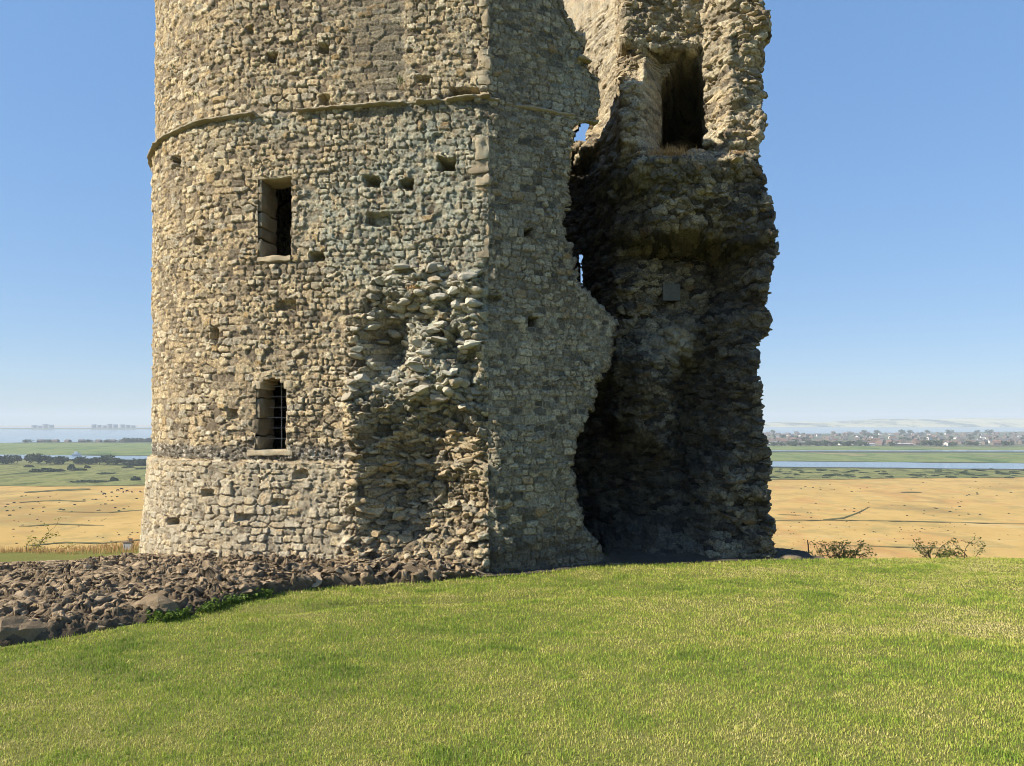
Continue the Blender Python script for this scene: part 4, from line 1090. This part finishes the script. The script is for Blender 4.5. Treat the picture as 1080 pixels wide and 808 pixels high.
# trees: a trunk and a crown of leaf clumps
M_TREE = leaf_mat('far_foliage', (.020,.038,.014), (.075,.10,.034), .1)
def tree_proto(seed, w, h, nl, label, group, cat='tree'):
    r = np.random.default_rng(seed); e = empty('tree', (0, 0, 0), label, cat, group)
    mb = MB(); mb.tube([(0, 0, -.5), (.1, 0, h*.3), (-.1, .1, h*.6)], [h*.035, h*.028, h*.012], 7)
    for k in range(4):
        a = r.uniform(0, 6.28); mb.tube([(.05, 0, h*(.2+.08*k)), (math.cos(a)*w*.25, math.sin(a)*w*.25, h*(.4+.1*k))], [h*.015, h*.006], 5)
    mb.build('trunk', M_TWIG, e)
    cl = []
    for k in range(11):
        a = r.uniform(0, 6.28); q = r.uniform(0, .38)*w; z = r.uniform(.25, .78)*h; cl.append((math.cos(a)*q, math.sin(a)*q, z, r.uniform(.16, .27)*w))
    pts = []
    for (x, y, z, q) in cl:
        d = r.normal(size=(nl//11, 3)); d /= np.linalg.norm(d, axis=1, keepdims=True); d *= (q*r.uniform(.6, 1.05, len(d)))[:,None]; d[:,2] *= .8; pts.append(d+np.array((x, y, z)))
    leaves('crown', np.concatenate(pts), w*.13, M_TREE, e, seed+1, .7, .8)
    return e
first = {}
def plant(key, proto, px, py, scale, rot=0, z=0.):
    if key not in first: first[key] = proto(); o = first[key]
    else: o = copy_tree(first[key])
    place(o, px, py, z); o.rotation_euler = (0, 0, rot); o.scale = (scale[0], scale[0], scale[1]); return o
r = np.random.default_rng(40)
LBT = 'dark bushy tree in the row beside the near channel, left of the tower'
kinds = [lambda: tree_proto(1, 14, 10, 620, LBT, 'trees beside the channel on the left'), lambda: tree_proto(2, 17, 9, 620, LBT, 'trees beside the channel on the left'), lambda: tree_proto(3, 10, 11, 500, LBT, 'trees beside the channel on the left')]
for (px, py, s, hs) in ((4,490,1.4,1.2),(18,490,1.2,1.2),(32,489.5,1.0,1.35),(40,490,1.1,1.45),(49,490,1.2,1.2),(58,490,1.4,1.0),(67,490,1.3,1.1),(80,491,1.0,.8),(86,490,1.0,1.0),(97,490,1.1,.8),(105,490.5,1.5,1.0),(113,490.5,1.4,1.3),(122,491,1.3,1.0),(131,491,1.4,.8),(138,491.3,1.2,.7),(147,491.3,1.4,.85),(155,491.3,1.2,.9),(164,491.3,1.3,.9)):
    k = int(r.integers(3)); plant(('l', k), kinds[k], px, py, (s*1.15, hs*1.2), r.uniform(0, 6.28))
LBB = 'low dark scrub bush in the green grazing left of the tower'
def bush(lab, grp, sd): return lambda: bush_proto(sd, lab, grp)
def bush_proto(sd, lab, grp, w=9, h=3.2):
    rr_ = np.random.default_rng(sd); pts = rr_.normal(size=(420, 3)); pts /= np.linalg.norm(pts, axis=1, keepdims=True); pts *= rr_.uniform(.55, 1., 420)[:,None]**.5
    lump = .75+.4*fbm3(pts[:,0]*2+sd, pts[:,1]*2, pts[:,2]*2, 3, sd); pts *= lump[:,None]; pts = np.c_[pts[:,0]*w/2, pts[:,1]*w/2, np.abs(pts[:,2])*h]
    o = leaves('bush', pts, w*.14, M_TREE, None, sd+1, .7, .8); return tag(o, lab, 'bush', grp)
bk_ = bush(LBB, 'scrub bushes in the green grazing on the left', 21)
for (px, py, s, hs) in ((38,498,2.0,1.4),(46,498,2.6,1.7),(54,498,2.2,1.5),(62,497.5,1.6,1.2),(75,496,1.2,2.6),(80,496.5,1.8,1.2),(87,496.5,1.4,1.0),(92,494,1.0,1.4),(30,493,1.6,1.2),(120,507.5,1.0,1.5),(143,507,1.3,1.6),(88,508.5,3.4,.6),(104,508.5,3.0,.6),(135,493.5,2,.9),(150,495,2.5,.7),(112,500,3.,.6)):
    plant('lb', bk_, px, py, (s, hs), r.uniform(0, 6))
br_ = bush('low dark scrub bush on the near bank of the channel right of the tower', 'scrub bushes beside the channel on the right', 25)
for (px, py) in [(812,495.5),(823,495.6),(842,495.2),(846,495),(864,496),(870,496),(901,497)]+[(float(a), float(b)) for a, b in zip(r.uniform(806, 1085, 90), r.uniform(495.5, 504.5, 90))]:
    plant('rb', br_, px, py, (r.uniform(.5, 1.7), r.uniform(.3, .8)), r.uniform(0, 6))
# tussocks and cattle in the straw field
M_TUS = leaf_mat('rush_tussock', (.035,.045,.015), (.12,.12,.045), .1)
def tus(lab, grp, sd):
    def f():
        o = bush_proto(sd, lab, grp, 3.0, 1.5); o.name = 'rush_tussock'; o.data.materials[0] = M_TUS; o['category'] = 'tussock'; return o
    return f
tr_ = tus('small dark rush tussock in the straw field right of the tower', 'rush tussocks in the right field', 31)
cl = [(r.uniform(815, 1060), r.uniform(509, 585)) for _ in range(34)]
for k in range(165):
    c = cl[int(r.integers(len(cl)))]; px, py = c[0]+r.normal(0, 16), c[1]+r.normal(0, 3.2)
    if 806 < px < 1085 and 508 < py < 589: 
        s = r.uniform(.45, 1.0)*(.45 if py > 550 else .8); plant('rt', tr_, px, py, (s, s*.6), r.uniform(0, 6))
tl_ = tus('small dark rush tussock in the straw field left of the tower', 'rush tussocks in the left field', 33)
for k in range(95):
    px, py = r.uniform(5, 158), r.uniform(520, 585)
    s = r.uniform(.45, 1.)*(.5 if py > 545 else .85); plant('lt', tl_, px, py, (s, s*.7), r.uniform(0, 6))
M_COW = plain('cow_hide', (.045,.022,.014), .8, 2)
def cow():
    """one grazing cow: a single skin over a skeleton"""
    mb = MB()
    J = [(-1.05,0,1.05,.30),(-.7,0,1.0,.40),(0,0,.95,.45),(.6,0,1.0,.40),(.95,0,1.0,.27),(1.25,0,.72,.19),(1.42,0,.42,.16),(1.6,0,.20,.08)]
    mb.tube([j[:3] for j in J], [j[3] for j in J], 10)
    for x, y in ((-.8,.2),(-.8,-.2),(.65,.2),(.65,-.2)):
        b = .1 if x < 0 else 0
        mb.tube([(x,y,.85),(x-b,y,.5),(x,y,.25),(x+.02,y,0)], [.19,.10,.07,.08], 7)
    mb.tube([(-1.2,0,1.2),(-1.35,0,.8),(-1.33,0,.45)], [.05,.03,.05], 5)
    for sgn in (-1, 1): mb.tube([(1.2,sgn*.12,.82),(1.18,sgn*.32,.80)], [.06,.03], 5)
    o = mb.build('cow', M_COW, None, True); return tag(o, 'dark brown cow in the small herd on the straw field, left of the tower', 'cow', 'cattle grazing on the left')
for (px, py) in ((107,519.5),(110,522),(118,520.3),(124,518),(130,520),(134,518.5),(139,519.8),(148,519.5),(152,519.3),(128,516.5)):
    plant('cow', cow, px, py, (1.1, 1.1), r.uniform(0, 6.28))
# far town on the right: houses and trees
RC = {'red': (.15,.095,.075), 'grey': (.11,.11,.11), 'brown': (.12,.10,.085)}
M_PLASTER = plain('white_render', (.52,.50,.47), .9, .4, .1); M_BRICK = plain('house_brick', (.15,.125,.105), .9, .6, .2)
t = NT('far_window_glass'); t.base((.05,.06,.08)); t.b.inputs['Roughness'].default_value = .2; M_GLASS = t.m
def house(kind, wall, group, lab, L=13, W=8, H=4.6, rf=3.2):
    def f():
        e = empty('house', (0, 0, 0), lab, 'house', group)
        mb = MB(); mb.box((0, 0, H/2), (L, W, H)); mb.add([(-L/2,-W/2,H),(-L/2,W/2,H),(-L/2,0,H+rf),(L/2,-W/2,H),(L/2,W/2,H),(L/2,0,H+rf)], [(0,2,1),(3,4,5)]); mb.build('wall', wall, e)
        mb = MB(); o_ = .4
        for sg in (-1, 1):
            y0, z0 = sg*(W/2+o_), H-.3; mb.add([(-L/2-o_,y0,z0),(L/2+o_,y0,z0),(L/2+o_,0,H+rf+.1),(-L/2-o_,0,H+rf+.1),(-L/2-o_,y0,z0+.25),(L/2+o_,y0,z0+.25),(L/2+o_,0,H+rf+.35),(-L/2-o_,0,H+rf+.35)], [(0,1,2,3),(7,6,5,4),(0,4,5,1),(1,5,6,2),(3,7,4,0)])
        ro = mb.build('roof', plain('roof_'+kind, RC[kind], .9, .8, .2), e)
        mb = MB(); mb.box((L*.3, 0, H+rf+.5), (.9, .7, 1.6)); mb.build('chimney', M_BRICK, ro)
        for x in (-L*.28, L*.28):
            mb = MB(); mb.box((x, -W/2-.03, 1.7), (1.8, .1, 1.3)); mb.build('window', M_GLASS, e)
        return e
    return f
HK = [house('red', M_BRICK, 'red-roofed houses in the far town', 'red-roofed brick house in the far town across the marsh'),
      house('grey', M_PLASTER, 'white houses in the far town', 'white-walled grey-roofed house in the far town across the marsh'),
      house('brown', M_BRICK, 'brown-roofed houses in the far town', 'brown-roofed brick house in the far town across the marsh'),
      house('grey', M_BRICK, 'grey-roofed houses in the far town', 'grey-roofed brick house in the far town across the marsh')]
LT = 'dark round tree among the houses of the far town'
tk = [lambda: tree_proto(51, 16, 10, 330, LT, 'trees in the far town'), lambda: tree_proto(52, 22, 11, 330, LT, 'trees in the far town')]
for k in range(285):
    py = 457.6+13.0*r.random()**1.15; px = r.uniform(795, 1100)
    q = int(r.choice(4, p=[.30, .20, .25, .25])); s = r.uniform(.8, 1.25); plant(('h', q), HK[q], px, py, (s*1.15, s*1.2), r.uniform(-.6, .6)+(1.57 if r.random() < .4 else 0), 1.3)
for k in range(90):
    py = 458+13*r.random(); px = r.uniform(797, 1100); q = int(r.integers(2)); s = r.uniform(.7, 1.3); plant(('t', q), tk[q], px, py, (s, s*.9), r.uniform(0, 6), 1.2)
for px, w in ((815,1.),(823,1.),(833,1.2),(838,1.3),(862,1.2),(872,1.4),(881,1.4),(889,1.3),(897,1.3),(906,1.2),(913,1.2),(940,1.),(975,1.6),(983,1.5),(990,1.5),(1003,1.1),(1022,1.4),(1030,1.3),(1060,1.3)):
    q = int(r.integers(2)); plant(('t', q), tk[q], px, 470.9, (w*1.1, w*.85), r.uniform(0, 6), 1.2)
for px in (912, 925, 960, 978, 1000, 1030, 815, 950, 1045):
    q = int(r.integers(2)); plant(('t', q), tk[q], px, 458.2, (2.0, 1.9), r.uniform(0, 6), 1.2)
# long low farm sheds at the edge of the town
def shed(px, py, L, W, H, rot, wall, lab):
    e = empty('barn', (0, 0, 0), lab, 'barn'); mb = MB(); mb.box((0, 0, H/2), (L, W, H)); mb.add([(-L/2,-W/2,H),(-L/2,W/2,H),(-L/2,0,H*1.5),(L/2,-W/2,H),(L/2,W/2,H),(L/2,0,H*1.5)], [(0,2,1),(3,4,5)]); mb.build('wall', wall, e)
    mb = MB()
    for sg in (-1, 1): mb.add([(-L/2-.4,sg*(W/2+.4),H-.2),(L/2+.4,sg*(W/2+.4),H-.2),(L/2+.4,0,H*1.5+.15),(-L/2-.4,0,H*1.5+.15),(-L/2-.4,sg*(W/2+.4),H+.1),(L/2+.4,sg*(W/2+.4),H+.1),(L/2+.4,0,H*1.5+.45),(-L/2-.4,0,H*1.5+.45)], [(0,1,2,3),(7,6,5,4),(0,4,5,1),(1,5,6,2),(3,7,4,0)])
    mb.build('roof', plain('shed_roof', (.36,.34,.33), .8, .5, .2), e); place(e, px, py, 1.3); e.rotation_euler = (0, 0, rot)
shed(862, 470.6, 14, 9, 5, .5, M_PLASTER, 'white barn at the near edge of the far town, nearest the tower')
shed(918, 470.8, 20, 9, 4, .1, M_PLASTER, 'long white barn at the near edge of the far town, middle one')
shed(951, 470.6, 50, 10, 4, .0, M_BRICK, 'very long brown barn at the near edge of the far town')
shed(999, 470.7, 24, 12, 6, .7, M_PLASTER, 'pale brown-gabled barn at the near edge of the far town, rightmost')
shed(809, 470.6, 14, 9, 4, .2, M_PLASTER, 'white barn at the edge of the far town, close against the tower outline')
# left: a far strip of houses and the moored boat
lh = house('brown', M_BRICK, 'houses on the far left shore', 'small house on the far marsh edge left of the tower')
for px in (44, 60, 72, 86, 103, 118, 128, 133, 139, 144, 149, 154, 158): plant('lh', lh, px+r.uniform(-2, 2), 467.0, (1.3, 1.0), r.uniform(-.5, .5), 1.3)
lt_ = lambda: tree_proto(55, 22, 8, 330, 'dark tree on the far marsh edge left of the tower', 'trees on the far left shore')
for px in (128, 134, 137, 143, 150, 155, 161, 30, 50, 95, 112): plant('lt2', lt_, px, 467.0, (1.2, .9 if px < 130 else 1.4), r.uniform(0, 6), 1.2)
b_ = empty('boat', (0, 0, 0), 'small white motor boat on the channel left of the tower', 'boat')
M_HULL = plain('white_hull', (.8,.8,.78), .4, 1, .05)
sec = []
for k in range(9):
    a = k/8; x = -4.5+9*a; hw = 1.5*(1-max(0, (a-.45)/.55)**2); kz = -.3+.9*max(0, a-.6)**1.5; sec.append([(x,-hw,1.3+.5*a),(x,-hw*.75,.3+kz),(x,0,-.2+kz),(x,hw*.75,.3+kz),(x,hw,1.3+.5*a)])
Vh = [p for s__ in sec for p in s__]; Fh = [(k*5+q, (k+1)*5+q, (k+1)*5+q+1, k*5+q+1) for k in range(8) for q in range(4)]+[(0,1,2,3,4)]+[(k*5, k*5+4, (k+1)*5+4, (k+1)*5) for k in range(8)]
mb = MB(); mb.add(Vh, Fh); mb.build('hull', M_HULL, b_)
mb = MB(); mb.add([(-2,-1,1.3),(1.6,-1,1.5),(1.6,1,1.5),(-2,1,1.3),(-1.8,-.85,3.0),(.7,-.85,3.0),(.7,.85,3.0),(-1.8,.85,3.0)], [(3,2,1,0),(4,5,6,7),(0,1,5,4),(1,2,6,5),(2,3,7,6),(3,0,4,7)]); mb.build('cabin', M_HULL, b_)
place(b_, 80.5, 480.9, 1.2); b_.rotation_euler = (0, 0, .3); b_.scale = (1.5, 1.5, 2.2)
# refinery on the far shore: clusters of round tanks
M_TANK = plain('tank_steel', (.22,.25,.29), .6, .02, .08)
for (px, dx, tp, nn) in ((45, 10, 447.6, 4), (110, 12, 447.3, 5), (134.5, 7, 447.3, 3)):
    Yd = depth_of(452.6); hgt = EYE-(tp-445)/FOC*Yd-MARSH
    where = {45: 'leftmost of the three hazy blocks of storage tanks on the far left shore', 110: 'widest of the three hazy blocks of storage tanks on the far left shore', 134.5: 'hazy block of storage tanks on the far shore nearest the tower'}[px]
    e = empty('refinery_tanks', ((px-540)/FOC*Yd, Yd, MARSH+1.5), where, 'storage tanks')
    for k in range(nn):
        mb = MB(); R_ = 2*dx/FOC*Yd/nn*.58; xx = (k-(nn-1)/2)*2*R_*1.0; hh = hgt*(.70+.30*((k*7+int(px)) % 4)/3)
        mb.tube([(xx, 0, 0), (xx, 0, hh*.97), (xx, 0, hh)], [R_, R_, R_*.86], 20); mb.build('tank', M_TANK, e)

# ================================================================= the air
t = NT('hazy_air'); t.t.nodes.remove(t.b); v_ = t.n('VolumePrincipled'); v_.inputs['Color'].default_value = (.84,.94,1, 1); v_.inputs['Density'].default_value = 1.3e-4; v_.inputs['Anisotropy'].default_value = 0.
t.l(v_.outputs[0], t.out.inputs['Volume'])
mb = MB(); mb.box((0, 0, 45), (29000, 29000, 2*104+2)); hz = mb.build('haze', t.m, None); tag(hz, kind='stuff')
# ================================================================= camera, light, sky
cam = bpy.data.cameras.new('camera'); co = link(bpy.data.objects.new('camera', cam))
co.location = (0, 0, EYE); co.rotation_euler = (math.radians(90), 0, 0)
cam.sensor_width = 36; cam.lens = 25.0; cam.shift_y = 41/1080; cam.clip_end = 40000; cam.clip_start = .05
scene.camera = co
sd = (SUN_DIR*math.cos(SUN_ELEV)+Vector((0, 0, math.sin(SUN_ELEV)))).normalized()
sun = bpy.data.lights.new('sun', 'SUN'); sun.energy = 5.0; sun.angle = math.radians(.5); sun.color = (1., .91, .77)
so_ = link(bpy.data.objects.new('sun', sun)); so_.rotation_euler = sd.to_track_quat('Z', 'Y').to_euler()
w = bpy.data.worlds.new('World'); scene.world = w; w.use_nodes = True
nt = w.node_tree; nt.nodes.clear()
sky = nt.nodes.new('ShaderNodeTexSky'); sky.sky_type = 'NISHITA'; sky.sun_disc = False
sky.sun_elevation = SUN_ELEV; sky.sun_rotation = math.atan2(SUN_DIR.x, SUN_DIR.y) % (2*math.pi)
sky.altitude = 60; sky.air_density = 1.0; sky.dust_density = .2; sky.ozone_density = 3.0
bg = nt.nodes.new('ShaderNodeBackground'); bg.inputs[1].default_value = .15
ou = nt.nodes.new('ShaderNodeOutputWorld')
gm = nt.nodes.new('ShaderNodeGamma'); gm.inputs[1].default_value = .30          # a hazy, evenly bright summer sky
hs = nt.nodes.new('ShaderNodeHueSaturation'); hs.inputs['Saturation'].default_value = 2.0
nt.links.new(sky.outputs[0], gm.inputs[0]); nt.links.new(gm.outputs[0], hs.inputs['Color']); mx = nt.nodes.new('ShaderNodeMix'); mx.data_type = 'RGBA'; mx.blend_type = 'MULTIPLY'; mx.inputs[0].default_value = 1; mx.inputs[7].default_value = (1.14, 1.40, 1.80, 1)
nt.links.new(hs.outputs[0], mx.inputs[6]); nt.links.new(mx.outputs[2], bg.inputs[0]); nt.links.new(bg.outputs[0], ou.inputs[0])
vs = scene.view_settings
vs.view_transform = 'Standard'; vs.look = 'None'; vs.gamma = 1; vs.use_curve_mapping = False; vs.exposure = 0.88
scene.render.engine = 'CYCLES'
scene.cycles.max_bounces = 6; scene.cycles.diffuse_bounces = 3; scene.cycles.volume_bounces = 0; scene.cycles.transparent_max_bounces = 8
scene.cycles.use_denoising = True
scene.cycles.pixel_filter_type = 'BLACKMAN_HARRIS'; scene.cycles.filter_width = .9
